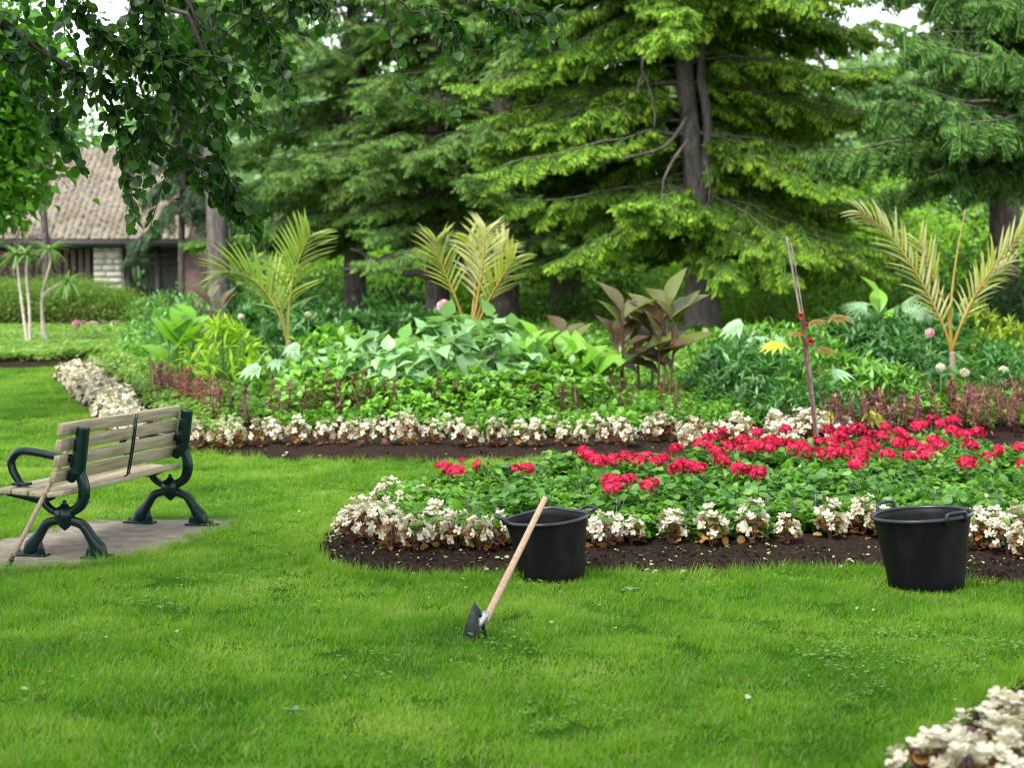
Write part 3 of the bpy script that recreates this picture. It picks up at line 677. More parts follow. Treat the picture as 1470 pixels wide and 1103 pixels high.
# low crooked dark limbs left of the centre palm
lowt = bpy.data.objects['spruce_tree.003'] if 'spruce_tree.003' in bpy.data.objects else main
lb_ = Vector(lowt.location); dm = MB()
for path, r0 in (([(628, 400), (590, 392), (540, 386), (490, 388)], .10), ([(622, 380), (580, 368), (540, 372), (505, 358)], .085), ([(600, 375), (585, 345), (560, 320)], .06), ([(540, 372), (520, 385), (500, 380)], .04)):
    q = spline([tuple(W(px, py, 31.2) - lb_) for px, py in path], 12); MB().add(tube_t(q + r_.normal(0, .02, q.shape), np.linspace(r0, r0 * .35, 12), 7)).build('low_limb', m_bark, lowt)
# tall bare trunk by the pavilion
Y = 31; b = W(316, 450, Y); b.z = tz(b.x, Y) - .1
conifer('pine_tree', 'tall tree with a straight grey brown trunk rising right of the pavilion', tuple(b),
        [([(0, 0, 0)] + stem([(315, 420), (311, 300), (305, 180), (300, 60), (296, -60)], Y, b) + [(-.4, 0, 10)], [.26, .22, .195, .18, .17, .15, .1])], 5.2, 9.5, 26, 2.6, 2.2, src_olive, 15, bark=m_barkg, dens=.2, dead=9)
# weeping spruce on the right, trunk outside the frame
Y = 24.5; b = W(1560, 450, Y); b.z = tz(b.x, Y) - .1
conifer('spruce_tree', 'dark green spruce at the right edge with long drooping branchlets hanging like curtains', tuple(b),
        [([(0, 0, 0), (0, 0, 3), (.1, 0, 8), (.1, 0, 11)], [.34, .27, .2, .05])], 3.0, 8.6, 74, 4.0, 2.1, src_blue, 16, rise=.22, droop=.42, tip=.16, az=(pi * .62, pi * 1.45), hang=.95, sp=(.42, .8), dens=.14, dead=4, limb_r=.05)
Y = 28; b = W(1440, 446, Y); b.z = tz(b.x, Y) - .1
conifer('spruce_tree', 'drooping spruce further back, behind the curtain-like branches at the right edge', tuple(b),
        [([(0, 0, 0), (0, 0, 3), (.1, 0, 8), (.1, 0, 11)], [.3, .24, .2, .05])], 3.4, 7.6, 40, 2.2, 1.5, src_blue, 17, rise=.1, droop=.4, tip=.12, hang=.95, sp=(.4, .7), dens=.16, dead=4)
# grey green weeping conifer in front of the pavilion
Y = 34; b = W(262, 452, Y); b.z = tz(b.x, Y) - .1
conifer('weeping_conifer', 'grey green weeping conifer hanging over the dark fence of the pavilion', tuple(b),
        [([(0, 0, 0), (0, 0, 2), (.1, 0, 5), (.1, 0, 6.5)], [.07, .07, .06, .03])], 2.5, 6.0, 34, 1.25, .7, src_grey, 18, rise=.1, droop=.5, tip=.0, hang=.6, sp=(.35, .6), dens=.17, dead=2)

# broad-leaved clumps for far trees and shrubs
def clump(seed, mat, n=46, leaf=OVAL, size=.16, flat=1.0):
    r = np.random.default_rng(seed); p = r.normal(0, .42, (n, 3)); p[:, 2] *= flat; d = nrm(p + r.normal(0, .5, p.shape)) + np.array([0, 0, -.2])
    return MB().inst(leaf, frames(d, np.array([0, 0, 1.0]) + r.normal(0, .45, p.shape)), p, size * r.uniform(.7, 1.3, n)).mesh('leaf_clump', mat)
def lm_(nm, c, **k):
    kw = dict(trans=.38, rough=.5, spec=.3); kw.update(k)
    return leafmat(nm, [(0, tuple(x * .45 for x in c)), (.5, c), (1, tuple(min(1, x * 1.7) for x in c))], **kw)
m_far = lm_('hazed_far_leaves', (0.16, 0.27, 0.11), patch=.35); m_mid = lm_('shrub_leaves', (0.085, 0.20, 0.025), patch=.6)  # far leaves are paled in colour to stand in for distance haze
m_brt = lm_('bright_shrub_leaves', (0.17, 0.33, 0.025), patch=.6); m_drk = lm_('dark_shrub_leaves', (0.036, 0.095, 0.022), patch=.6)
m_maple = lm_('maple_leaves', (0.085, 0.24, 0.014), patch=.9); m_maroon = lm_('maroon_leaves', (0.055, 0.018, 0.028))
m_hedge = leafmat('hedge_leaves', [(0, (0.05, 0.11, 0.015)), (.5, (0.12, 0.23, 0.022)), (.8, (0.19, 0.30, 0.035)), (1, (0.14, 0.10, 0.04))], .3, .5, .3)
c_far = source('clump_far', [clump(i, m_far, 46, OVAL, .2) for i in range(4)]); c_mid = source('clump_mid', [clump(10 + i, m_mid, 50, OVAL, .17) for i in range(4)])
c_brt = source('clump_bright', [clump(20 + i, m_brt, 50, LANCE2, .22) for i in range(4)]); c_drk = source('clump_dark', [clump(30 + i, m_drk, 50, OVAL, .17) for i in range(4)])
c_maple = source('clump_maple', [clump(40 + i, m_maple, 70, HEART, .24) for i in range(4)]); c_mar = source('clump_maroon', [clump(50, m_maroon, 40, LANCE2, .2)])
c_hedge = source('clump_hedge', [clump(60 + i, m_hedge, 60, OVAL, .11) for i in range(3)])
def ball_points(r, n, R, shell=.45):
    p = nrm(r.normal(0, 1, (n, 3))) * (r.uniform(shell, 1, n) ** .6)[:, None]; return p * np.array(R)
def leafy_tree(nm, label, x, y, trunk_h, crowns, src, seed, cs=.7, dens=1.0, tr=.18, group=None, cat='tree', bark=None, limbs=9):
    """tree whose crown is several uneven masses: (dx, dy, z, rx, ry, rz)"""
    r = np.random.default_rng(seed); z0 = tz(x, y); t = thing(nm, label, cat, (x, y, z0 - .05), 0, group)
    top = max(c[2] for c in crowns); P = np.array([(0, 0, 0), (r.uniform(-.1, .1), 0, trunk_h * .5), (r.uniform(-.2, .2), 0, trunk_h), (0, 0, top)])
    MB().add(tube_t(spline(P, 14), np.linspace(tr, tr * .3, 14), 10, jit=.06, rng=r)).build('trunk', bark or m_barkg, t, True)
    lm = MB(); loc = []; 
    for (dx, dy, z, rx, ry, rz) in crowns:
        n = int(dens * 9 * (rx * ry * rz) ** .67 / cs ** 2) + 6; q = ball_points(r, n, (rx, ry, rz)); loc.append(q + np.array([dx, dy, z]))
        lm.add(tube_t(spline([(0, 0, trunk_h * .8), (dx * .4, dy * .4, (trunk_h + z) / 2), (dx, dy, z)], 8), np.linspace(tr * .45, tr * .1, 8), 5))
        for k in range(limbs):
            e = q[r.integers(0, n)] + np.array([dx, dy, z]); s = np.array([dx * .5, dy * .5, (trunk_h + z) / 2]); lm.add(tube_t(spline([s, (s + e) / 2 + r.normal(0, .15, 3), e], 6), np.linspace(tr * .22, .012, 6), 4, cap=False))
    lm.build('limbs', m_limb, t); loc = np.concatenate(loc); k = len(loc)
    scatter('crown', src, loc, np.stack([r.uniform(-.5, .5, k), r.uniform(-.5, .5, k), r.uniform(0, 6.28, k)], -1), cs * r.uniform(.7, 1.3, k), t, seed=seed, kind='stuff')
    return t
def shrub(nm, label, px, py, Y, R, src, seed, cs=.45, dens=1.0, cat='shrub', group=None, stems=7):
    p = W(px, py, Y); x, y = p.x, Y; z0 = tz(x, y); r = np.random.default_rng(seed); t = thing(nm, label, cat, (x, y, z0 - .02), 0, group)
    n = int(dens * 10 * (R[0] * R[1] * R[2]) ** .67 / cs ** 2) + 8; q = ball_points(r, n, R, .35); q[:, 2] = np.abs(q[:, 2]) * 1.0 * (1 + .15 * np.sin(q[:, 0] * 3)) + .05
    st = MB()
    for k in range(stems):
        e = q[r.integers(0, n)]; st.add(tube_t(spline([(r.normal(0, .08), r.normal(0, .08), 0), e * .5 + np.array([0, 0, .1]), e], 6), np.linspace(.022, .006, 6), 4, cap=False))
    st.build('stems', m_limb, t)
    scatter('foliage', src, q, np.stack([r.uniform(-.5, .5, n), r.uniform(-.5, .5, n), r.uniform(0, 6.28, n)], -1), cs * r.uniform(.7, 1.3, n), t, seed=seed, kind='stuff'); return t
# far woodland that closes the view between the trunks
def wood(nm, label, n, x0, x1, y0, y1, zmax, src, seed, gap=None, cs=1.5):
    r = np.random.default_rng(seed); x = r.uniform(x0, x1, n); y = r.uniform(y0, y1, n); z = r.uniform(.02, 1, n) ** .85 * zmax * (.75 + .25 * vnoise(x, x * 0, .35, seed))
    p = np.stack([x, y, z + terrain(x, y) - .5], -1)
    px = CXP + FPX * x / y; py = HOR - (z - .7) / y * FPX
    if gap is not None:
        for gx, gy, gw, gh in gap: q = ((px - gx) / gw) ** 2 + ((py - gy) / gh) ** 2 > r.uniform(.6, 1.3, len(px)); p, px, py = p[q], px[q], py[q]
    k = len(p); scatter(nm, src, p, np.stack([r.uniform(-.5, .5, k), r.uniform(-.5, .5, k), r.uniform(0, 6.28, k)], -1), cs * r.uniform(.7, 1.4, k), None, seed=seed, kind='stuff', label=label, category='woodland')
wood('woodland', 'far mass of pale green trees closing the view behind the garden', 5200, -34, 34, 62, 76, 15.5, c_far, 71, gap=[(1300, 30, 75, 62), (870, 45, 30, 26), (500, 10, 40, 35), (125, 215, 75, 45), (790, 15, 30, 20)], cs=1.7)
wood('undergrowth', 'dark tangle of bushes under the trees behind the beds', 1700, -5.8, 22, 38, 44, 3.2, c_brt, 72, cs=.9)
for i, (px, Yd, h, rx, src, lab) in enumerate([
    (470, 52, 8.2, 3.0, c_far, 'pale green round-topped tree far behind the left palm'), (1290, 50, 6.6, 2.2, c_far, 'pale bluish green tree far off below the open patch of sky'),
    (10, 56, 9.5, 3.0, c_mid, 'green tree rising behind the pavilion roof'), (1400, 46, 9.2, 2.5, c_far, 'pale tree behind the drooping branches at the right'),
    (1255, 40, 4.8, 1.3, c_brt, 'bright yellow green tree glimpsed between the big spruce and the drooping spruce')]):
    p = W(px, 440, Yd); leafy_tree('broadleaf_tree', lab, p.x, Yd, h * .35, [(0, 0, h * .62, rx, rx * .8, h * .3), (rx * .5, 0, h * .5, rx * .7, rx * .6, h * .2), (-rx * .5, .3, h * .52, rx * .7, rx * .6, h * .22)], src, 80 + i, cs=.95, dens=1.1)
# bright broad-leaved tree at the left edge
p = W(-60, 440, 17.5)
leafy_tree('maple_tree', 'leafy bright green tree filling the left edge beside the pavilion roof', p.x, 17.5, 1.3, [(-0.15, 0, 2.55, .62, .6, .5), (.1, .2, 3.0, .78, .7, .7), (-.3, -.2, 3.4, .9, .8, .8), (.15, .1, 4.1, .9, .8, .7), (.45, .3, 3.3, .4, .5, .45)], c_maple, 91, cs=.42, dens=1.3, tr=.12)
p = W(100, 440, 33)
leafy_tree('broadleaf_tree', 'light leafy tree whose branches show above the pavilion roof', p.x - .5, 33, 4.2, [(-1.4, 0, 5.9, 1.0, 1.0, .8), (2.6, .3, 6.4, 1.3, 1.1, .7)], c_mid, 92, cs=.6, dens=.7, tr=.1)
# shrubs under the trees
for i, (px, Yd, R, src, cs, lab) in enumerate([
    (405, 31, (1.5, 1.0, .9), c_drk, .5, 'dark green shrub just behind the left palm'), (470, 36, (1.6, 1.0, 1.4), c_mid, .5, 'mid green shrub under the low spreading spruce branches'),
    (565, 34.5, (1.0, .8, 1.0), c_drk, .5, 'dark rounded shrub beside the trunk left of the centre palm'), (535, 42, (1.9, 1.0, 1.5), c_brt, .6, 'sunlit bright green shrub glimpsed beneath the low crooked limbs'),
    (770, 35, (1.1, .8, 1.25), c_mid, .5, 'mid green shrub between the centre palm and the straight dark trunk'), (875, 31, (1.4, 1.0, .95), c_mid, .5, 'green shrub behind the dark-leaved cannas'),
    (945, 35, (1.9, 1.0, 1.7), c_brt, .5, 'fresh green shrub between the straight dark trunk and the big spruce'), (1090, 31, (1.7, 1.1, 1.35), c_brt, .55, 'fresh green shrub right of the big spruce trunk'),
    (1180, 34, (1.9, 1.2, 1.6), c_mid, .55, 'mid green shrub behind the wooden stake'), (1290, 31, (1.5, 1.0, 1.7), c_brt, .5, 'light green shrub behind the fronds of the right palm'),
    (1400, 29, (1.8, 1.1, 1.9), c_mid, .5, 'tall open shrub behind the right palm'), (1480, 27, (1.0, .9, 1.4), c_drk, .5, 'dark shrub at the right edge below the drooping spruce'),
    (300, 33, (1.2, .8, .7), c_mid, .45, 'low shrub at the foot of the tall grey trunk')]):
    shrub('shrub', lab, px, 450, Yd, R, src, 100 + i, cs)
p = shrub('maroon_shrub', 'dark maroon-leaved shrub left of the pavilion wall', 40, 430, 33, (.75, .6, 2.1), c_mar, 131, .38, cat='shrub')
# clipped hedge in front of the pavilion
hx0, hx1 = W(-70, 430, 30.5).x, W(196, 430, 30.5).x; r = np.random.default_rng(7); n = 2600
hx = r.uniform(hx0, hx1, n); u = r.uniform(0, 1, n); hz = r.uniform(.05, .86, n) ** .8; hy = 30.5 + r.uniform(-.55, .55, n)
e = np.clip((hx1 - hx) / .9, 0, 1) ** .5; hz *= .55 + .45 * e
hd = thing('hedge', 'long low clipped hedge, green on top and twiggy brown below, in front of the pavilion', 'hedge', (hx0, 30.5, tz(hx0, 30.5)))
scatter('foliage', c_hedge, np.stack([hx - hx0, hy - 30.5, hz], -1)[hz > .3], np.stack([r.uniform(-.5, .5, n), r.uniform(-.5, .5, n), r.uniform(0, 6.28, n)], -1)[hz > .3], .24 * r.uniform(.7, 1.3, n)[hz > .3], hd, kind='stuff')
m_twig = solid('hedge_twigs', [(0.3, (0.045, 0.028, 0.018)), (0.8, (0.12, 0.08, 0.055))], 12, 0.95, spec=.1); tw = MB()
for k in range(900):
    a = np.array([r.uniform(0, hx1 - hx0 - .3), r.uniform(-.5, .5), r.uniform(.0, .15)]); b_ = a + np.array([r.normal(0, .2), r.normal(0, .15), r.uniform(.35, .6)]); tw.add(tube_t([a, (a + b_) / 2 + r.normal(0, .04, 3), b_], [.013, .009, .005], 3, cap=False))
tw.build('twigs', m_twig, hd, kind='stuff')

# ------------------------------------------------------------------ pavilion with the shingled roof
m_shing = solid('cedar_shingles', [(0.2, (0.105, 0.086, 0.062)), (0.45, (0.155, 0.130, 0.098)), (0.62, (0.205, 0.178, 0.138)), (0.78, (0.25, 0.175, 0.065))], 1.6, 0.95, 20, 0.5, 0.01, spec=.1, detail=8)
rnd = m_shing.node_tree; oi = rnd.nodes.new('ShaderNodeNewGeometry'); bs = rnd.nodes['Principled BSDF']; srcc = bs.inputs['Base Color'].links[0].from_socket
mx = rnd.nodes.new('ShaderNodeMix'); mx.data_type = 'RGBA'; mx.blend_type = 'MULTIPLY'; mx.inputs[0].default_value = 1
lk(rnd, srcc, mx.inputs[6]); lk(rnd, ramp(rnd, oi.outputs['Random Per Island'], [(0, (.78, .78, .78)), (1, (1.12, 1.11, 1.1))]), mx.inputs[7]); lk(rnd, mx.outputs[2], bs.inputs['Base Color'])
m_stone = solid('limestone', [(0.3, (0.30, 0.27, 0.22)), (0.7, (0.48, 0.44, 0.37))], 6, 0.9, 30, 0.6, 0.01)
m_wood = solid('brown_timber', [(0.3, (0.045, 0.026, 0.020)), (0.7, (0.10, 0.058, 0.042))], 8, 0.8); m_darkw = solid('black_timber', [(0.3, (0.006, 0.006, 0.006)), (0.7, (0.014, 0.013, 0.012))], 8, 0.7)
m_inside = solid('plaster_wall', [(0.3, (0.22, 0.24, 0.2)), (0.7, (0.34, 0.36, 0.3))], 3, 0.9)
YB = 42.0; pmB = FPX / YB
def bx_(px): return (px - CXP) / FPX * YB
zg = tz(-12, YB); eave = W(150, 343, YB).z; ridge_z = W(150, 225, YB + 3).z + .25
pav = thing('pavilion', 'low pavilion with a weathered shingle roof, stone pillar and slatted timber walls', 'building', (bx_(150), YB, zg))
ox = bx_(150); xl, xr = bx_(-60) - ox, bx_(282) - ox; ez = eave - zg; rz = ridge_z - zg; dep = 3.4
sh = MB(); rows = 40; r = np.random.default_rng(3); SB = box_t((0, 0, 0), (1, 1, 1))
sl_len = sqrt(dep ** 2 + (rz - ez) ** 2); tgt = np.array([0, dep, rz - ez]) / sl_len; nn = np.array([0, -(rz - ez), dep]) / sl_len
for j in range(rows):
    nx = int((xr - xl) / .17); q = xl + (np.arange(nx) + r.uniform(-.15, .15, nx)) * .17; s0 = j * sl_len / rows
    L = np.stack([q, np.zeros(nx), np.zeros(nx)], -1) + np.array([0, -.35, ez - .03]) + tgt * s0 + nn * (.012 + r.uniform(0, .008, nx))[:, None]
    R = np.broadcast_to(np.stack([np.array([1.0, 0, 0]), tgt, nn], -1), (nx, 3, 3)); sh.inst(SB, R, L, np.stack([np.full(nx, .162), np.full(nx, sl_len / rows * 1.15), np.full(nx, .02)], -1))
roof = MB(); 
roof.add(T([(xl, -.35, ez - .08), (xr, -.35, ez - .08), (xr, dep - .35, rz - .05), (xl, dep - .35, rz - .05), (xl, -.35, ez - .2), (xr, -.35, ez - .2), (xr, 2 * dep, ez - .2), (xl, 2 * dep, ez - .2)], [(0, 1, 2, 3), (4, 5, 1, 0), (3, 2, 6, 7), (0, 3, 7, 4), (1, 5, 6, 2)]))
rf = roof.build('roof', m_wood, pav); so_ = sh.build('shingles', m_shing, rf, kind='stuff')
MB().add(box_t((xl, -.39, ez - .22), (xr, -.352, ez - .04))).build('fascia', m_darkw, rf)
# stone pillar of separate stones
pil = MB().add(box_t((bx_(138) - ox, .05, -1), (bx_(176) - ox, .7, ez - .2))).build('pillar', m_stone, pav); z = -.1; r = np.random.default_rng(8); x0, x1 = bx_(136) - ox, bx_(177) - ox
sb = MB().add(box_t((-.5, -.5, -.5), (.5, .5, .5))).mesh('stone', m_stone)
while z < ez - .25:
    hgt = r.uniform(.13, .2); x = x0
    while x < x1 - .05:
        wdt = min(r.uniform(.22, .45), x1 - x); o = link('stone', sb, pil, ((x + wdt / 2), .05 + r.uniform(-.02, .02), z + hgt / 2), None, (wdt - .018, .16, hgt - .018)); x += wdt
    z += hgt
bd = MB().add(box_t((-.5, -.5, 0), (.5, .5, 1))).mesh('wall_board', m_wood)
x = bx_(20) - ox
while x < bx_(134) - ox: link('wall_board', bd, pav, (x, .25 + r.uniform(0, .03), -1), None, (.125, .03, ez + .75)); x += .19
MB().add(box_t((xl + .2, .5, -1), (bx_(136) - ox, .56, ez - .25))).build('back_wall', m_darkw, pav)
for pxx in (183, 226, 264): MB().add(box_t((bx_(pxx) - .07 - ox, .1, -1), (bx_(pxx) + .07 - ox, .24, ez - .2))).build('post', m_darkw, pav)
for zz in (.52, 1.55, 1.75): MB().add(box_t((bx_(178) - ox, .13, zz - .06), (bx_(266) - ox, .2, zz + .06))).build('rail', m_darkw, pav)
MB().add(box_t((bx_(178) - ox, .14, -.9), (bx_(266) - ox, .19, .42))).build('lower_panel', m_darkw, pav)
br = MB().add(box_t((-.022, -.02, 0), (.022, .02, 1))).mesh('bar', m_darkw); x = bx_(187) - ox
while x < bx_(264) - ox: link('bar', br, pav, (x, .16, .5), None, (1, 1, 1.05)); x += .135
MB().add(box_t((bx_(176) - ox, 3.2, -1), (bx_(275) - ox, 3.3, ez + .2))).build('rear_wall', m_inside, pav)
MB().add(box_t((bx_(266) - ox, .0, -1), (bx_(300) - ox, .4, ez - .15))).build('end_wall', m_wood, pav)

# ------------------------------------------------------------------ overhanging tree in front, top left
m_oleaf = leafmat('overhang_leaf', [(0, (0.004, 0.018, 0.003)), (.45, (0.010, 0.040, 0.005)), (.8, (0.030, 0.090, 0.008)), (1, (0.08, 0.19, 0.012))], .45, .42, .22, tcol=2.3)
m_twg = solid('dark_twig', [(0.3, (0.018, 0.012, 0.009)), (0.7, (0.045, 0.033, 0.026))], 30, .9)
YO = 8.6; ob = (-5.6, 8.2, 0.0)
ot = thing('linden_tree', 'tree outside the frame whose dark round-leaved boughs hang into the top left corner', 'tree', ob)
MB().add(tube_t(spline([(0, 0, -.05), (.05, 0, 1.5), (.2, 0, 3.2), (.1, -.2, 5.5), (0, -.4, 8)], 20), np.linspace(.32, .12, 20), 14, jit=.05, rng=np.random.default_rng(1))).build('trunk', m_barkg, ot, True)
OV = Vector(ob); rg = np.random.default_rng(77)
mains = [([(-330, -180), (-120, -60), (0, 25), (85, 82), (136, 112), (190, 140), (218, 195), (225, 225)], .030, -.1), ([(-200, -200), (100, -120), (205, -30), (215, 40), (226, 90), (230, 125)], .016, -.2),
         ([(0, -160), (180, -90), (262, -10), (290, 45), (322, 110), (350, 165), (395, 190)], .020, .1), ([(136, 112), (165, 160), (178, 215), (188, 265), (200, 325)], .012, -.1),
         ([(270, 20), (300, 90), (310, 150), (318, 230), (340, 290), (375, 320)], .013, .0), ([(240, -160), (470, -90), (545, -20), (562, 30), (576, 85), (595, 130), (655, 165)], .013, .15), ([(470, -90), (640, -50), (700, 5), (745, 18), (800, 18)], .010, .1),
         ([(-330, -120), (-150, 0), (-20, 60), (40, 120), (75, 175), (110, 235)], .020, .15), ([(0, -160), (250, -110), (345, -30), (380, 30), (400, 90), (415, 175)], .012, .05), ([(-200, -200), (0, -100), (90, -20), (140, 40), (210, 75), (300, 75)], .014, -.25),
         ([(218, 195), (260, 230), (290, 270), (310, 285)], .008, .0), ([(350, -90), (400, -30), (430, 0), (455, 8)], .010, .1), ([(570, 0), (600, 20), (640, 25), (660, 50)], .007, .1)]
tw = MB(); LP, LD = [], []; limbs = MB()
zone = np.array([(-60, -80), (460, -80), (458, 15), (425, 30), (410, 75), (428, 120), (425, 195), (402, 205), (362, 190), (352, 215), (385, 285), (398, 325), (370, 345), (335, 335), (308, 290), (292, 250), (255, 262), (222, 262), (228, 325), (205, 342), (184, 310), (186, 262), (152, 238), (130, 262), (95, 262), (70, 200), (52, 150), (20, 140), (-60, 150)], float)
def inzone(p):
    v = (p[0], p[1], p[2] - CAMZ); f = v[1] * cos(PITCH) - v[2] * sin(PITCH); uu = v[1] * sin(PITCH) + v[2] * cos(PITCH)
    px = CXP + FPX * v[0] / f; py = CYP - FPX * uu / f; return px, py
def to3(path, dy): return np.array([tuple(W(px, py, YO + dy)) for px, py in path])
def twig_leaves(C, step, spread=.06):
    L = np.linalg.norm(np.diff(C, axis=0), axis=1).sum(); n = max(2, int(L / step)); idx = np.linspace(.05, len(C) - 1.001, n)
    for k, u in enumerate(idx):
        i = int(u); p = C[i] + (C[i + 1] - C[i]) * (u - i); tg = nrm(C[i + 1] - C[i]); sd = np.cross(tg, rg.normal(0, 1, 3)); d = nrm(tg * .5 + nrm(sd) * .9 + np.array([0, 0, -.45]))
        LP.append(p + d * rg.uniform(.005, .02)); LD.append(d)
for path, r0, dy in mains:
    C = spline(to3(path, dy), 40); C += np.cumsum(rg.normal(0, .0025, C.shape), 0); tw.add(tube_t(C - np.array(ob), np.linspace(r0, .0035, 40), 6, cap=False))
    small = path[0][0] > 300
    for k in range(12 if small else 31):
        i = rg.integers(16, 40) if small else rg.integers(8, 40); p = C[i]; dz = np.array([rg.normal(.0, .6), rg.normal(0, .5), rg.uniform(-1.1, .15)]); dz = nrm(dz + nrm(C[min(i + 1, 39)] - C[i - 1]) * .8) * rg.uniform(.12, .42 if not small else .16)
        E = spline([p, p + dz * .5 + np.array([0, 0, .02]), p + dz + np.array([0, 0, -.04])], 9); q = [inzone(e) for e in (E[4], E[8])]
        if not small and not all(poly_info(zone, np.array([a]), np.array([b_]))[0][0] for a, b_ in q): continue
        tw.add(tube_t(E - np.array(ob), np.linspace(.0045, .002, 9), 4, cap=False)); twig_leaves(E, .021)
    twig_leaves(C[12:], .035)
tw.build('twigs', m_twg, ot, kind='stuff')
LP = np.array(LP); LD = np.array(LD); q = inzone(LP.T); 
ok = (q[0] > -30) & (q[1] > -60); LP, LD = LP[ok], LD[ok]
R = frames(LD, np.array([0, 0, 1.0]) + rg.normal(0, .55, LD.shape)); S_ = rg.uniform(.030, .068, len(LP))
oleaf = [MB().add(leaf_t([.16, .44, .50, .40, .12], f, dr, .03, s)).mesh('leaf', m_oleaf, True) for f, dr, s in ((.25, .25, 1), (.45, .1, 2), (.1, .4, 3))]
pick = rg.permutation(len(LP)); nl = 0
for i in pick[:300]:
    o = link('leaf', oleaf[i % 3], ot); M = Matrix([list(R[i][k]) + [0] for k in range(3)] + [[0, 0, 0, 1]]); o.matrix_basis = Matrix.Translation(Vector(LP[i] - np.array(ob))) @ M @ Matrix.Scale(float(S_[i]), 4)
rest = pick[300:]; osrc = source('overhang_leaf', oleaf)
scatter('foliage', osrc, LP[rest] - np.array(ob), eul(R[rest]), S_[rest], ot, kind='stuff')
# unseen rest of its crown, added high up to shade the near lawn
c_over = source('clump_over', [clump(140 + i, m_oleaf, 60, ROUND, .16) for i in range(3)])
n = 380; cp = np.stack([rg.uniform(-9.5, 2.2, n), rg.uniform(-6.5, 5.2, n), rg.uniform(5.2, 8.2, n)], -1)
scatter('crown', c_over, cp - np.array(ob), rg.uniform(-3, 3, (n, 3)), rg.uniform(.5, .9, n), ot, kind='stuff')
for k in range(16):
    e = cp[rg.integers(0, n)] - np.array(ob); limbs.add(tube_t(spline([(.1, -.1, rg.uniform(3.4, 5)), e * .5 + np.array([0, 0, 2.9]), e], 10), np.linspace(.09, .015, 10), 6, cap=False))
for (path, r0, dy) in mains[:10:2]:
    s = np.array(W(*path[0], YO + dy)) - np.array(ob); limbs.add(tube_t(spline([(.15, 0, 3.3), (s * .6 + np.array([0, 0, 1.6])), s], 10), np.linspace(.07, r0, 10), 6, cap=False))
limbs.build('limbs', m_barkg, ot)

# ------------------------------------------------------------------ bedding plants
m_petal = leafmat('white_petal', [(0, (0.36, 0.30, 0.18)), (.3, (0.54, 0.49, 0.37)), (1, (0.66, 0.63, 0.53))], .25, .6, .2, tcol=.8)
m_bronze = leafmat('bronze_leaf', [(0, (0.045, 0.015, 0.012)), (.35, (0.13, 0.045, 0.018)), (.6, (0.27, 0.12, 0.03)), (.8, (0.34, 0.22, 0.06)), (1, (0.10, 0.16, 0.025))], .3, .35, .5)
m_red = leafmat('red_petal', [(0, (0.16, 0.001, 0.014)), (.45, (0.48, 0.003, 0.045)), (1, (0.70, 0.02, 0.10))], .25, .55, .25, tcol=1.0)
m_ger = leafmat('geranium_leaf', [(0, (0.025, 0.085, 0.012)), (.5, (0.070, 0.195, 0.022)), (.85, (0.14, 0.30, 0.04)), (1, (0.24, 0.38, 0.12))], .35, .5, .4)
m_stem = solid('green_stem', [(0.3, (0.06, 0.13, 0.03)), (0.7, (0.11, 0.20, 0.05))], 20, .6); m_rstem = solid('red_stem', [(0.3, (0.06, 0.02, 0.015)), (0.7, (0.13, 0.04, 0.03))], 20, .5)
def dome_leaves(r, n, R, H, leaf, size, mb, m=0, flat=.6, zmin=.02, core=.3, hang=0.0):
    a = r.uniform(0, 2 * pi, n); q = np.sqrt(r.uniform(core ** 2, 1, n)); el = r.uniform(0, 1, n)
    rad = R * q * np.sqrt(1 - (el * .9) ** 2); z = zmin + (H - zmin) * el * (.75 + .25 * q)
    p = np.stack([rad * np.cos(a), rad * np.sin(a), z], -1); d = np.stack([np.cos(a), np.sin(a), flat * r.normal(.4, .5, n) - hang], -1) + r.normal(0, .3, (n, 3))
    up = np.array([0, 0, 1.0]) + np.stack([np.cos(a), np.sin(a), 0 * a], -1) * .4 + r.normal(0, .3, (n, 3)); s = size * r.uniform(.7, 1.25, n)
    mb.inst(leaf, frames(d, up), p - nrm(d) * s[:, None] * .4, s, m); return p
# begonias
def begonia_meshes(seed):
    r = np.random.default_rng(seed); f = MB(); dome_leaves(r, 36, .095, .17, ROUND, .046, f, 0, .5, .01, .2)
    for k in range(6): a = r.uniform(0, 6.28); f.add(tube_t([(0, 0, -.02), (.03 * cos(a), .03 * sin(a), .08), (.055 * cos(a), .055 * sin(a), .16)], [.005, .004, .003], 4, cap=False), 1)
    b = MB(); n = 22; z = r.uniform(.07, .225, n); rad = .085 * (1 - ((z - .07) / .18) ** 2 * .75); a = r.uniform(0, 6.28, n)
    p = np.stack([rad * np.cos(a), rad * np.sin(a), z], -1); d = nrm(p - np.array([0, 0, .08]) + r.normal(0, .03, p.shape)); b.inst(BLOSSOM, frames(np.cross(d, r.normal(0, 1, d.shape)), d), p, r.uniform(.025, .040, n))
    b.inst(BLOSSOM, frames(np.cross(d, r.normal(0, 1, d.shape)), d + r.normal(0, .4, d.shape)), p + r.normal(0, .007, p.shape) + d * .006, r.uniform(.018, .030, n))
    return f.mesh('foliage', [m_bronze, m_rstem]), b.mesh('blossoms', m_petal)
bm = [begonia_meshes(i) for i in range(6)]
rb = np.random.default_rng(21)
def begonia(px, py, label, group, s=1.0, hgt=1.0, name='begonia'):
    p = G(px, py, .06); z = bed_z(p.x, p.y); f, b = bm[rb.integers(0, 6)]
    t = thing(name, label, 'begonia', (p.x, p.y, z), rb.uniform(0, 6.28), group); t.scale = (s, s, s * hgt)
    link('foliage', f, t, kind='stuff'); link('blossoms', b, t, kind='stuff'); return t
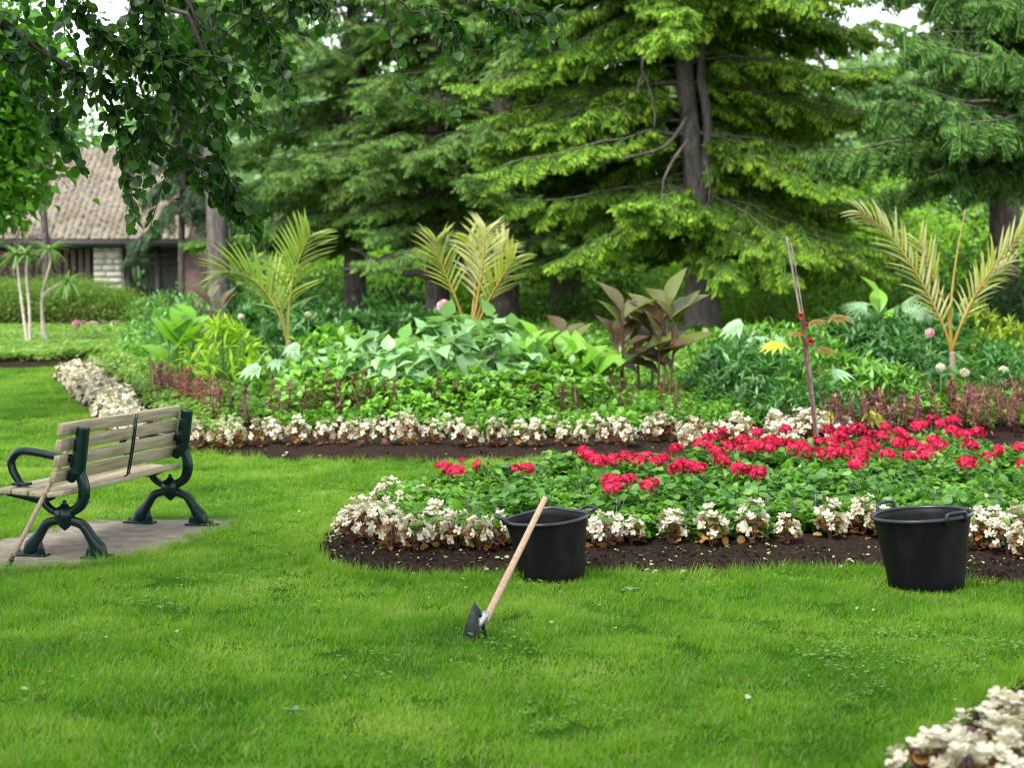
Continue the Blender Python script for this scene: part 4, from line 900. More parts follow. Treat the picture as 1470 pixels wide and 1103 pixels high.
front = [(505, 776), (533, 783), (562, 789), (598, 792), (632, 790), (657, 792), (688, 793), (715, 794), (852, 788), (872, 787), (907, 781), (962, 785), (1022, 785), (1080, 784), (1133, 781), (1190, 775), (1238, 772), (1262, 776), (1402, 790), (1424, 796), (1446, 800), (1468, 806), (1490, 808)]
for i, (px, py) in enumerate(front):
    begonia(px + rb.uniform(-3, 3), py + rb.uniform(-2, 2), 'white begonia, ' + ORD[i] + ' from the left in the front row of the near bed', 'white begonias edging the front of the near bed', rb.uniform(.88, 1.12), rb.uniform(.9, 1.15))
for (px, py) in [(497, 760), (515, 748), (530, 768), (548, 762), (566, 770), (522, 742), (550, 735), (577, 742), (560, 722), (606, 735), (630, 768), (1400, 770), (1430, 776), (1462, 780), (1412, 752), (1448, 758), (1478, 765)]:
    begonia(px, py + 4, 'white begonia just behind the front edging row of the near bed', 'white begonias behind the edging row of the near bed', rb.uniform(.8, 1.0))
x = 283; nb_ = 0
while x < 1010:
    begonia(x + rb.uniform(-3, 3), 641 + rb.uniform(-3, 3) + (-4 if x < 330 else 0) + (-6 * max(0, (x - 900) / 100)), 'cream white begonia, ' + ORD[nb_] + ' from the bench end in the edging row of the far bed', 'white begonias edging the far bed', rb.uniform(.85, 1.08), rb.uniform(.95, 1.3)); nb_ += 1; x += rb.uniform(27, 35)
    if rb.uniform() < .45: begonia(x - 14, 628, 'small cream begonia tucked behind the edging row of the far bed', 'small begonias behind the far edging row', rb.uniform(.7, .9), 1.1)
for k in range(26):
    px = rb.uniform(990, 1225); begonia(px, rb.uniform(624, 645), 'white begonia in the patch directly behind the red geraniums', 'white begonias behind the red geraniums', rb.uniform(.85, 1.1))
for k in range(125):      # the thick band at the left
    u = rb.uniform(0, 1); cx = np.interp(u, [0, .35, .7, 1], [100, 128, 160, 185]); cy = np.interp(u, [0, .35, .7, 1], [541, 562, 592, 622])
    begonia(cx + rb.uniform(-14, 14) * (1 + u * .5), cy + rb.uniform(-5, 7), 'white begonia in the dense curving band on the left, behind the bench', 'white begonias in the curving band behind the bench', rb.uniform(.85, 1.2), rb.uniform(.8, 1.25))
for (px, py) in [(1305, 1100), (1345, 1105), (1372, 1072), (1412, 1095), (1425, 1055), (1462, 1085), (1470, 1040), (1500, 1070), (1445, 1125), (1500, 1020), (1375, 1130)]:
    begonia(px + 26, py + 30, 'large white begonia with dark bronze leaves in the bed corner at the bottom right', 'white begonias in the bottom right corner', rb.uniform(1.0, 1.25), .8)

# geraniums
def head_mesh(seed, R=.060):
    r = np.random.default_rng(seed); n = 60; d = nrm(r.normal(0, 1, (n, 3)) + np.array([0, 0, .55])); p = d * R * np.array([1.08, 1.08, .68]) * r.uniform(.75, 1.05, (n, 1)) * (1 + .12 * np.sin(np.arctan2(d[:, 1], d[:, 0]) * 3 + seed))[:, None]
    return MB().inst(FLORET, frames(np.cross(d, r.normal(0, 1, d.shape)), d + r.normal(0, .3, d.shape)), p, r.uniform(.013, .021, n)).mesh('flower_head', m_red)
heads = [head_mesh(i) for i in range(5)]
def ger_fol(seed):
    r = np.random.default_rng(seed); f = MB(); dome_leaves(r, 70, .20, .26, ROUND, .062, f, 0, .35, .03, .1)
    for k in range(8): a = r.uniform(0, 6.28); f.add(tube_t([(0, 0, -.02), (.05 * cos(a), .05 * sin(a), .12), (.1 * cos(a), .1 * sin(a), .22)], [.006, .005, .004], 4, cap=False), 1)
    return f.mesh('foliage', [m_ger, m_stem])
gf = [ger_fol(i) for i in range(4)]
HD = [(637, 672), (656, 677), (689, 668), (740, 675), (757, 673), (663, 661), (845, 655), (860, 662), (838, 650), (880, 661), (897, 656), (915, 661), (928, 656), (943, 662), (875, 689), (888, 694), (903, 690), (879, 700), (933, 697), (968, 674), (985, 671), (1003, 673), (970, 644), (952, 658),
      (980, 667), (1002, 672), (1035, 623), (1007, 638), (1016, 641), (1027, 650), (1043, 638), (1035, 657), (1038, 665), (1060, 673), (1075, 676), (1089, 679), (1065, 633), (1087, 621), (1086, 640), (1106, 633), (1100, 643), (1120, 636), (1128, 617), (1133, 638), (1140, 646), (1050, 645), (1072, 643), (1018, 630), (1150, 640), (1158, 650),
      (1177, 634), (1188, 617), (1182, 653), (1199, 648), (1212, 619), (1230, 616), (1222, 640), (1242, 636), (1236, 657), (1229, 667), (1250, 626), (1271, 614), (1266, 627), (1291, 623), (1290, 637), (1274, 653), (1305, 656), (1327, 645), (1342, 634), (1348, 641), (1337, 602), (1352, 609), (1368, 603), (1368, 620), (1382, 626), (1393, 640), (1388, 665),
      (1419, 656), (1434, 646), (1463, 643), (1469, 667), (1205, 628), (1215, 650), (1256, 643), (1312, 638), (1243, 650), (1300, 628), (1424, 738), (1330, 652), (1195, 636), (1320, 612), (1405, 622)]
hp3 = []
for (px, py) in HD:
    hgt = .31 if px < 800 else .36
    if py > 720: hgt = .2
    p = G(px, py, hgt); hp3.append([p.x, p.y, p.z, px, py])
used_ = [False] * len(hp3); rg2 = np.random.default_rng(55)
lab_left = {0: 'red geranium with a double head, leftmost in the near bed', 2: 'single red geranium head on a tall stem, second from the left of the near bed', 3: 'red geranium with twin heads, directly behind the hoe handle'}
for i, h in enumerate(hp3):
    if used_[i]: continue
    cl = [j for j in range(len(hp3)) if not used_[j] and (hp3[j][0] - h[0]) ** 2 + (hp3[j][1] - h[1]) ** 2 < .17 ** 2][:4]
    for j in cl: used_[j] = True
    c = np.mean([hp3[j][:2] for j in cl], 0); z0 = bed_z(*c)
    lab = lab_left.get(i, ('red geranium left of the wooden stake in the near bed' if h[3] < 1165 else 'red geranium right of the wooden stake in the near bed') if 800 < h[3] else ('red geranium of the leftmost pair, the inner one' if i == 1 else 'small red geranium bud behind the leftmost heads'))
    t = thing('geranium', lab, 'geranium', (c[0], c[1], z0), 0, None if i in lab_left or h[3] < 800 else ('red geraniums left of the stake' if h[3] < 1165 else 'red geraniums right of the stake'))
    link('foliage', gf[rg2.integers(0, 4)], t, (0, 0, 0), (0, 0, rg2.uniform(0, 6)), None if h[3] > 800 else .8, kind='stuff')
    sm_ = MB()
    for j in cl:
        q = np.array(hp3[j][:3]) - np.array([c[0], c[1], z0]); o = link('flower_head', heads[rg2.integers(0, 5)], t, tuple(q), (rg2.uniform(-.25, .25), rg2.uniform(-.25, .25), rg2.uniform(0, 6)), rg2.uniform(.85, 1.15) * (.5 if hp3[j][3:] == [663, 661] else 1))
        sm_.add(tube_t(spline([(q[0] * .3, q[1] * .3, .05), (q[0] * .8, q[1] * .8, q[2] * .6), tuple(q - np.array([0, 0, .01]))], 6), [.004] * 6, 5))
    sm_.build('stem', m_stem, t)
# leafy filling of the beds
def tuft_plant(seed, mat, n, R, H, leaf, size, **k):
    r = np.random.default_rng(seed); f = MB(); dome_leaves(r, n, R, H, leaf, size, f, 0, **k); return f.mesh('foliage', mat)
m_bed = leafmat('bedding_leaf', [(0, (0.030, 0.095, 0.010)), (.45, (0.085, 0.22, 0.020)), (.8, (0.18, 0.36, 0.035)), (1, (0.28, 0.42, 0.08))], .38, .45, .4, patch=1.6)
m_bed2 = leafmat('pale_bedding_leaf', [(0, (0.07, 0.16, 0.02)), (.5, (0.17, 0.30, 0.05)), (.8, (0.27, 0.38, 0.10)), (.93, (0.42, 0.44, 0.22)), (1, (0.45, 0.24, 0.14))], .38, .5, .35, patch=1.0)
s_bed = source('bedding', [tuft_plant(i, m_bed, 44, .13, .17, [OVAL, ROUND, LANCE2][i % 3], .05) for i in range(6)])
s_ger = source('geranium_fill', gf)
def fill(nm, lab, src, P, n, dmin, dmax, hs, seed, cond=None, sc=(.8, 1.2), cat='ground cover'):
    r = np.random.default_rng(seed); x0, y0 = P.min(0); x1, y1 = P.max(0); X = r.uniform(max(x0, -11), min(x1, 11), n); Y = r.uniform(y0, y1, n); i, d = poly_info(P, X, Y); ok = i & (d > dmin) & (d < dmax) & (np.abs(X) < Y * .335 + 1.3)
    if cond is not None: ok &= cond(X, Y)
    X, Y, d = X[ok], Y[ok], d[ok]; k = len(X); s = r.uniform(*sc, k); h = s * hs(X, Y) if callable(hs) else s * hs
    return scatter(nm, src, np.stack([X, Y, terrain(X, Y) + .012 + .060 * smooth(0, .45, d)], -1), np.stack([r.uniform(-.1, .1, k), r.uniform(-.1, .1, k), r.uniform(0, 6.28, k)], -1), np.stack([s, s, h], -1), None, seed=seed, kind='stuff', label=lab, category=cat)
def pxX(X, Y): return CXP + FPX * X / Y
_rx = [530, 600, 720, 860, 1000, 1130, 1240, 1400, 1480, 1600]; _ry = [G(a, b, .06).y for a, b in zip(_rx, [770, 788, 792, 786, 783, 779, 772, 788, 802, 815])]
def rowY(X, Y): return np.interp(pxX(X, Y), _rx, _ry)
fill('bedding_foliage', 'mass of small green leaves filling the near bed behind the white edging', s_bed, BED1, 7000, .35, 9, .85, 61, lambda X, Y: (pxX(X, Y) > 535) & (Y > rowY(X, Y) + .14), (.6, 1.3))
fill('geranium_foliage', 'rounded green geranium leaves covering the middle of the near bed', s_ger, BED1, 620, .35, 9, .95, 62, lambda X, Y: (pxX(X, Y) > 700) & (Y > rowY(X, Y) + .45), (.65, 1.2))
s_bed2 = source('bedding_pale', [tuft_plant(20 + i, m_bed2, 40, .14, .16, [OVAL, LANCE2][i % 2], .052) for i in range(5)])
fill('ground_cover', 'low light green ground cover between the white edging and the tall plants of the far bed', s_bed, BED2, 9000, 1.02, 5.2, 1.15, 63, lambda X, Y: pxX(X, Y) > 190, (.9, 1.3))
fill('pale_ground_cover', 'pale green ground cover in the left part of the far bed behind the white band', s_bed2, BED2, 6000, .35, 9, 1.0, 64, lambda X, Y: ((pxX(X, Y) < 330) & (pxX(X, Y) > np.interp(Y, [17, 18.5, 20, 22.5], [225, 205, 175, 130]))) | ((Y > 17.5) & (pxX(X, Y) > 820) & (pxX(X, Y) < 1010)), (.9, 1.3))
fill('pale_bedding', 'flat pale green bedding plants in the bed behind the left lawn', s_bed2, BED3, 9000, .45, 9, .8, 65, None, (1.0, 1.4))
m_salvia = leafmat('purple_floret', [(0, (0.07, 0.03, 0.11)), (1, (0.16, 0.09, 0.19))], .2)
def salvia_mesh(seed):
    r = np.random.default_rng(seed); s = MB(); n = 44; z = r.uniform(.12, .2, n); a = r.uniform(0, 6.28, n); d = np.stack([np.cos(a), np.sin(a), np.full(n, .5)], -1)
    s.inst(LANCE2, frames(d, (0, 0, 1)), np.stack([.004 * np.cos(a), .004 * np.sin(a), z], -1), .02 * (1.2 - (z - .14) * 4)); f = MB(); dome_leaves(r, 18, .06, .13, LANCE2, .05, f); f.add(tube_t([(0, 0, 0), (0, 0, .2)], .003, 4), 1)
    return f.mesh('foliage', [m_bed, m_stem]), s.mesh('flower_spike', m_salvia)
sv = [salvia_mesh(i) for i in range(3)]
for k, (px, py) in enumerate([(672, 757), (700, 752), (686, 765), (768, 700), (783, 697), (735, 700), (842, 742), (1102, 752), (1170, 752), (1180, 748), (1052, 755), (990, 765), (1342, 742), (1240, 756), (1430, 745), (885, 760), (1140, 760)]):
    p = G(px, py + 22); z = bed_z(p.x, p.y); t = thing('salvia', 'small dusky purple flower spike in the green leaves of the near bed', 'flower', (p.x, p.y, z), k, 'purple flower spikes in the near bed'); f, s = sv[k % 3]; t.scale = (1.1, 1.1, 1.15); link('foliage', f, t, kind='stuff'); link('flower_spike', s, t)

# dark-leaved spikes (bronze foliage plants) in the far bed
m_dkleaf = leafmat('dusky_leaf', [(0, (0.05, 0.012, 0.014)), (.5, (0.12, 0.035, 0.03)), (.85, (0.22, 0.10, 0.075)), (1, (0.26, 0.20, 0.13))], .25, .45, .5)
m_rdleaf = leafmat('rusty_leaf', [(0, (0.13, 0.03, 0.03)), (.5, (0.27, 0.08, 0.065)), (1, (0.44, 0.20, 0.14))], .3, .45, .4)
def spike_mesh(seed, mat, H=.36):
    r = np.random.default_rng(seed); f = MB(); n = 34; z = H * (.2 + .8 * r.uniform(0, 1, n) ** .6); a = r.uniform(0, 6.28, n); el = r.uniform(-.5, .7, n) + (z / H) ** 3; d = np.stack([np.cos(a), np.sin(a), el], -1)
    f.inst(LANCE, frames(d, (0, 0, 1)), np.stack([0 * a, 0 * a, z], -1), .085 * r.uniform(.6, 1.1, n) * (1.1 - .45 * z / H)); f.add(tube_t([(0, 0, 0), (.004, 0, H)], [.006, .004], 5), 1); return f.mesh('foliage', [mat, m_rstem])
sk = [spike_mesh(i, m_dkleaf) for i in range(4)]; sr = [spike_mesh(10 + i, m_rdleaf) for i in range(4)]
def spike(px, py, lab, grp, s, src):
    p = G(px, py); o = link('bronze_plant', src[rb.integers(0, 4)], None, (p.x, p.y, bed_z(p.x, p.y)), (rb.uniform(-.2, .2), rb.uniform(-.2, .2), rb.uniform(0, 6)), (s * 1.15, s * 1.15, s * rb.uniform(.75, 1.1)), label=lab, category='plant', group=grp)
for px in [308, 322, 333, 348, 362, 384, 392, 412, 433, 455, 458, 487, 492, 518, 523, 526, 557, 580, 622, 668, 700, 726, 729, 762, 778, 814, 833, 870, 893, 905, 948, 975]:
    spike(px + rb.uniform(-4, 4), rb.uniform(616, 626), 'upright dusky bronze plant rising behind the far white edging row', 'bronze plants behind the far edging row', rb.uniform(1.15, 1.5) * (1.12 if px < 560 else 1), sk)
for k in range(70):
    u = rb.uniform(0, 1); spike(np.interp(u, [0, 1], [228, 305]) + rb.uniform(-18, 18), np.interp(u, [0, 1], [566, 612]) + rb.uniform(-7, 7), 'rusty red leafy plant in the clump behind the bench', 'rusty red plants behind the bench', rb.uniform(.75, 1.1), sr)
for k in range(150):
    px = rb.uniform(1180, 1490); spike(px, 645 - (px - 1190) * .03 + rb.uniform(-34, 2), 'dusky purple leafy plant between the red geraniums and the right palm', 'dusky plants behind the red geraniums', rb.uniform(.8, 1.25), sk if k % 3 else sr)

# tall leafy plants of the far bed
def mound(seed, mat, n, R, H, leaf, size, per=5, spread=.75, stemmat=None, hang=.1, wid=1.0):
    """clusters of leaflets spread over an uneven dome, carried on stems"""
    r = np.random.default_rng(seed); f = MB(); a = r.uniform(0, 2 * pi, n); el = r.uniform(0.02, 1, n); q = .72 + .28 * r.uniform(0, 1, n)
    rad = R * np.cos(el * pi / 2 * .93) * q * (1 + .15 * np.sin(a * 3 + seed)); z = H * (.12 + .88 * np.sin(el * pi / 2)) * q
    p = np.stack([rad * np.cos(a), rad * np.sin(a), z], -1); out = nrm(p / np.array([R, R, H])); P = np.repeat(p, per, 0); O = np.repeat(out, per, 0)
    d = nrm(O * .55 + nrm(r.normal(0, 1, P.shape)) * spread + np.array([0, 0, -hang])); k = len(P); s = size * r.uniform(.65, 1.25, k)
    f.inst(leaf, frames(d, np.array([0, 0, .8]) + O * .7 + r.normal(0, .2, P.shape)), P, np.stack([s * wid, s, s], -1))
    for i in range(0, n, 4): f.add(tube_t(spline([(0, 0, 0), p[i] * np.array([.35, .35, .6]), p[i]], 5), np.linspace(.007, .003, 5), 4, cap=False), 1)
    return f.mesh('foliage', [mat, stemmat or m_stem])
def lf(nm, c, **k): return lm_(nm, c, **{**dict(trans=.33, rough=.38, spec=.5), **k})
m_peony = lf('peony_leaf', (0.048, 0.145, 0.026)); m_peony2 = lf('light_peony_leaf', (0.11, 0.26, 0.028)); m_lime = lf('lime_leaf', (0.30, 0.50, 0.012)); m_pale = lf('grey_green_leaf', (0.20, 0.37, 0.14), rough=.42)
m_fresh = lf('fresh_leaf', (0.14, 0.32, 0.028)); m_fern = lf('fern_leaf', (0.10, 0.25, 0.045)); m_yel = lf('chartreuse_leaf', (0.26, 0.36, 0.03)); m_castor = lf('pale_lobed_leaf', (0.20, 0.33, 0.17))
K = {'peony': [mound(i, m_peony, 90, .5, .62, LANCE, .15, 5) for i in range(3)], 'light': [mound(10 + i, m_peony2, 90, .5, .6, LANCE, .13, 5) for i in range(3)], 'lime': [mound(20 + i, m_lime, 90, .36, .52, LANCE2, .13, 5, .8, hang=.3, wid=.55) for i in range(2)],
     'pale': [mound(30 + i, m_pale, 30, .34, .80, HEART, .19, 2, .7, hang=.35) for i in range(3)], 'fresh': [mound(40 + i, m_fresh, 80, .42, .5, OVAL, .085, 4) for i in range(3)], 'fern': [mound(50 + i, m_fern, 80, .5, .6, LANCE2, .12, 5, .6, wid=.7) for i in range(2)],
     'yellow': [mound(60, m_yel, 60, .4, .6, LANCE, .16, 4)]}
sp_ = np.random.default_rng(31)
def plant(kind, px, ytop, Y, label, group=None, s=None, nm=None, wide=1.0, cat='plant'):
    """one bushy plant at depth Y whose top reaches row ytop"""
    top = W(px, ytop, Y); z0 = bed_z(top.x, Y); H = {'peony': .62, 'light': .6, 'lime': .52, 'pale': .8, 'fresh': .5, 'fern': .6, 'yellow': .6}[kind]; sz = max(.35, (top.z - z0) / H); sx = (s or min(sz, 1.25)) * wide
    t = thing(nm or {'peony': 'peony', 'light': 'peony', 'lime': 'lime_shrub', 'pale': 'broad_leaved_plant', 'fresh': 'leafy_plant', 'fern': 'fern', 'yellow': 'chartreuse_plant'}[kind], label, cat, (top.x, Y, z0), sp_.uniform(0, 6.28), group)
    t.scale = (sx, sx, sz); link('foliage', K[kind][sp_.integers(0, len(K[kind]))], t, kind='stuff'); return t
plant('lime', 322, 463, 20.0, 'rounded lime green bush in front of the left palm', s=1.35)
for oi, (px, yt, Yd) in enumerate(sorted([(395, 470, 21.5), (440, 455, 22.5), (475, 462, 23), (510, 452, 23.5), (545, 445, 24), (585, 442, 24.5), (430, 440, 25.5), (620, 448, 25), (360, 445, 25), (380, 430, 27), (470, 436, 27), (540, 432, 28)])):
    plant('peony', px, yt, Yd, 'glossy dark green bush behind the left palm, ' + ORD[oi] + ' from the left', 'dark bushes behind the left palm')
for oi, (px, yt, Yd) in enumerate(sorted([(215, 430, 26), (245, 425, 26.5), (278, 430, 25.5), (235, 445, 24.5), (272, 450, 24)])):
    plant('fern', px, yt, Yd, 'soft fern-like plant below the pavilion fence, ' + ORD[oi] + ' from the hedge end', 'ferny plants below the pavilion')
for oi, (px, yt, Yd) in enumerate(sorted([(508, 488, 17.8), (545, 478, 17.6), (585, 482, 17.2), (610, 462, 18.2), (645, 450, 18.4), (662, 478, 17.0), (690, 448, 18.6), (700, 472, 17.4), (730, 455, 18.2), (520, 500, 17.0), (560, 498, 16.8), (620, 492, 16.8), (470, 500, 18.2), (745, 480, 17.6)])):
    plant('pale', px, yt, Yd, 'tall plant with broad grey green leaves, ' + ORD[oi] + ' of its stand from the left', 'broad-leaved plants in the centre of the far bed')
for oi, (px, yt, Yd) in enumerate(sorted([(440, 520, 17.8), (480, 530, 17.2), (530, 545, 16.6), (575, 545, 16.5), (625, 540, 16.4), (670, 530, 16.4), (720, 532, 16.4), (765, 535, 16.5), (810, 545, 16.4), (500, 512, 17.6), (850, 540, 16.6), (790, 515, 17.2), (840, 512, 17.6), (650, 555, 16.2), (700, 560, 16.1), (750, 560, 16.1), (600, 565, 16.1), (550, 570, 16.1), (460, 475, 20), (430, 490, 20), (490, 470, 20.5), (375, 548, 18.5), (330, 562, 18.2)])):
    plant('fresh', px, yt, Yd, 'fresh green bushy plant low in the far bed, ' + ORD[oi] + ' from the left', 'fresh green plants in the middle of the far bed', wide=1.1)
for oi, (px, yt, Yd) in enumerate(sorted([(1030, 500, 18.5), (1065, 490, 18), (1100, 505, 17.2), (1045, 530, 17), (1090, 545, 16.4), (1130, 560, 16), (1170, 545, 16.3), (1210, 560, 16), (1240, 460, 19.5), (1280, 452, 20), (1320, 465, 19.5), (1200, 458, 20.5), (1325, 480, 21), (1290, 490, 18), (1430, 490, 19), (1430, 500, 18.5), (1460, 520, 18), (1365, 455, 22.5), (1445, 530, 17.4), (1240, 500, 18.2)])):
    plant('peony', px, yt, Yd, 'dark glossy peony bush right of the tall cannas, ' + ORD[oi] + ' from the left', 'dark peony bushes right of the cannas')
for oi, (px, yt, Yd) in enumerate(sorted([(1130, 495, 17.8), (1180, 505, 17.2), (1225, 510, 17), (1270, 525, 16.6), (1290, 530, 16.6), (1150, 470, 19), (1060, 470, 20.5), (1100, 465, 21), (1020, 475, 21), (1460, 560, 16.8), (1435, 560, 17)])):
    plant('light', px, yt, Yd, 'lighter green peony bush around the stake, ' + ORD[oi] + ' from the left', 'light green peony bushes right of the cannas')
plant('yellow', 1395, 440, 23, 'chartreuse yellow bush behind the right palm stem', s=1.0); plant('yellow', 1440, 462, 22, 'chartreuse bush near the right edge, beside the right palm', s=.9)
m_pink = leafmat('pink_petal', [(0, (0.55, 0.25, 0.32)), (1, (0.78, 0.50, 0.55))], .25, .6)
fl = [MB().inst(BLOSSOM, frames(np.cross(d_, np.random.default_rng(s).normal(0, 1, d_.shape)), d_), d_ * .025, np.full(len(d_), .035)).mesh('flower', m) for s, m in ((1, m_petal), (2, m_pink)) for d_ in [nrm(np.random.default_rng(s).normal(0, 1, (26, 3)) + np.array([0, 0, .3]))]]
for k, (px, py, Yd, w_, lab) in enumerate([(638, 441, 22, 1, 'pink peony bloom left of the centre palm base'), (1385, 420 + 115, 17, 0, 'white bloom right of the right palm stem'), (1350, 528, 17.4, 0, 'white bloom left of the right palm stem'), (1440, 532, 17.4, 0, 'white bloom nearest the right edge'), (346, 455, 21.5, 0, 'white bloom above the lime green bush'), (442, 452, 22, 0, 'cream bloom right of the left palm'),
                               (1335, 478, 18.6, 1, 'faded pink bloom beside the upper stem of the right palm'), (1013, 475, 20, 0, 'small white bloom right of the big spruce trunk'), (110, 466, 26.5, 1, 'single coral pink bloom on a stem in front of the hedge')]):
    p = W(px, py, Yd); z0 = bed_z(p.x, Yd); t = thing('bloom', lab, 'flower', (p.x, Yd, z0)); link('flower_head', fl[w_], t, (0, 0, p.z - z0), (0, 0, k), [2.1, 1, 1, 1, .9, .9, 1.1, .7, 1.5][k]); MB().add(tube_t([(0, 0, 0), (.01, 0, p.z - z0)], .006, 5)).build('stem', m_stem, t)

# ------------------------------------------------------------------ plants with single large leaves
def put(mesh, parent, p, d, up, s, name='leaf', **kw):
    R = frames(np.array([d], float), np.array([up], float))[0]; o = link(name, mesh, parent, **kw); s3 = (s, s, s) if isinstance(s, (int, float)) else s
    o.matrix_basis = Matrix.Translation(Vector(p)) @ Matrix([list(R[k]) + [0] for k in range(3)] + [[0, 0, 0, 1]]) @ Matrix.Diagonal((*s3, 1)); return o
BIG = leaf_t([0.02, 0.10, 0.17, 0.2, 0.19, 0.14, 0.07, 0.0], 0.35, 0.35, 0.01)
m_cdark = leafmat('canna_bronze', [(0, (0.05, 0.025, 0.022)), (.35, (0.09, 0.05, 0.03)), (.7, (0.11, 0.13, 0.022)), (1, (0.20, 0.15, 0.15))], .3, .3, .5, tcol=1.2); m_cgrn = leafmat('canna_green', [(0, (0.10, 0.25, 0.02)), (.5, (0.17, 0.38, 0.025)), (1, (0.24, 0.44, 0.08))], .4, .35, .5)
bdark = [MB().add(BIG).mesh('leaf', m_cdark, True), MB().add(leaf_t([0.02, 0.12, 0.2, 0.22, 0.15, 0.0], .5, .7, .01, 3)).mesh('leaf', m_cdark, True)]; bgrn = [MB().add(BIG).mesh('leaf', m_cgrn, True), MB().add(leaf_t([0.02, 0.14, 0.24, 0.24, 0.15, 0.0], .4, .5, .01, 3)).mesh('leaf', m_cgrn, True)]
def canna(label, px, py, Y, stems, meshes, smat, seed, name='canna'):
    """stems: list of (dx_px, top_py, n leaves, size)"""
    r = np.random.default_rng(seed); b = W(px, py, Y); z0 = bed_z(b.x, Y); t = thing(name, label, 'plant', (b.x, Y, z0)); st = MB(); lst = []
    for (dx, ty, n, s) in stems:
        top = W(px + dx, ty, Y + r.uniform(-.15, .15)); e = np.array(top) - np.array([b.x, Y, z0]); s0 = np.array([e[0] * .75 + r.normal(0, .02), r.normal(0, .05), 0]); C = spline([s0, (s0 + e) / 2 + np.array([0, 0, .02]), e], 8)
        st.add(tube_t(C, np.linspace(.017, .009, 8), 7)); 
        for k in range(n):
            u = 7 * (.3 + .7 * (k + 1) / n); i = min(int(u), 6); p = C[i] + (C[i + 1] - C[i]) * (u - i); a = k * 2.4 + r.uniform(-.5, .5) + seed; el = .9 + 1.6 * (k / n) + r.normal(0, .3)
            put(meshes[r.integers(0, 2)], t, p, (cos(a), sin(a) * .8, el), (cos(a) * -.5, -.5, 1), (s * 1.35, s * r.uniform(.8, 1.15), s))
    st.build('stem', smat, t, True)
canna('tallest dark-leaved canna, with bronze and pinkish grey leaves, in front of the big spruce', 935, 592, 17.6, [(-42, 448, 6, .48), (-22, 478, 5, .42), (2, 462, 6, .42), (24, 440, 7, .46), (36, 462, 5, .42), (-52, 480, 5, .42), (12, 490, 4, .4)], bdark, m_rstem, 3)
canna('small dark-leaved canna rising behind the bright green broad leaves', 812, 560, 19.5, [(-5, 480, 5, .36), (14, 492, 4, .33)], bdark, m_rstem, 5)
canna('dark-leaved canna half hidden in front of the tall grey trunk', 310, 480, 23.5, [(-8, 428, 4, .32), (8, 438, 4, .30), (-28, 446, 3, .26)], bdark, m_rstem, 6)
canna('bright green broad-leaved canna in the far bed, left of the dark-leaved canna', 835, 580, 17.4, [(-5, 520, 5, .42), (22, 530, 5, .40), (-30, 510, 4, .36), (45, 525, 4, .34)], bgrn, m_stem, 7)
canna('light green canna with an upright leaf, right of the broad grey green leaves', 775, 575, 17.5, [(-4, 490, 4, .36), (8, 520, 4, .36), (-20, 500, 3, .3)], bgrn, m_stem, 8)
canna('light green broad-leaved plant left of the lime green bush', 252, 512, 20.5, [(-10, 482, 5, .40), (12, 478, 6, .38), (28, 462, 4, .34), (0, 495, 4, .4)], bgrn, m_stem, 9)
canna('single green upright-leaved plant behind the right peonies', 1262, 470, 22, [(0, 430, 3, .45)], bgrn, m_stem, 12)
# plants with pale lobed leaves
LOB = MB(); 
for a in (-1.15, -.75, -.38, 0, .38, .75, 1.15): LOB.inst(leaf_t([.02, .15, .15, .09, 0], .2, .3), frames(np.array([[sin(a), cos(a), 0]]), np.array([[0, 0, 1.0]])), [(0, 0, 0)], [1 - .25 * abs(a)])
lobed = LOB.mesh('leaf', m_castor); LOB2 = MB()
for a in (-1.9, -1.15, -.7, -.33, 0, .33, .7, 1.15, 1.9): LOB2.inst(leaf_t([.02, .14, .14, .08, 0], .2, .3), frames(np.array([[sin(a), cos(a), 0]]), np.array([[0, 0, 1.0]])), [(0, 0, 0)], [1 - .2 * abs(a)])
m_cor = leafmat('orange_leaf', [(0, (0.17, 0.075, 0.015)), (1, (0.19, 0.17, 0.02))], .4, .4); lobed_o = LOB2.mesh('leaf', m_cor); m_fy = lf('yellow_lobed_leaf', (0.30, 0.36, 0.02)); lobed_y = LOB2.mesh('leaf', m_fy)
def lobplant(label, px, ytop, Y, n, s, mesh, seed, stemm):
    r = np.random.default_rng(seed); top = W(px, ytop, Y); z0 = bed_z(top.x, Y); H = top.z - z0; t = thing('castor_plant', label, 'plant', (top.x, Y, z0)); st = MB()
    for k in range(n):
        a = 2.4 * k + r.uniform(-.3, .3); h = H * r.uniform(.6, 1.0); q = np.array([r.uniform(.12, .26) * cos(a), r.uniform(.1, .2) * sin(a), h]); st.add(tube_t(spline([(0, 0, 0), (0, 0, h * .7), q], 6), np.linspace(.009, .004, 6), 5)); put(mesh, t, q, (cos(a), sin(a), -.35), (cos(a) * .3, -.6, 1), s * r.uniform(.8, 1.1))
    st.build('stem', stemm, t)
lobplant('young castor plant with pale blue-green lobed leaves, right of the lime green bush', 395, 500, 18.4, 5, .26, lobed, 1, m_stem)
lobplant('castor plant with large pale lobed leaves, right of the big spruce trunk', 1085, 462, 18.6, 6, .30, lobed, 3, m_stem)
lobplant('castor plant with pale lobed leaves left of the broad grey green leaves', 455, 492, 18.2, 5, .24, lobed, 4, m_stem)
lobplant('low plant with a yellow-green star-shaped leaf, right of the stake', 1212, 580, 15.4, 2, .24, lobed_y, 2, m_rstem)
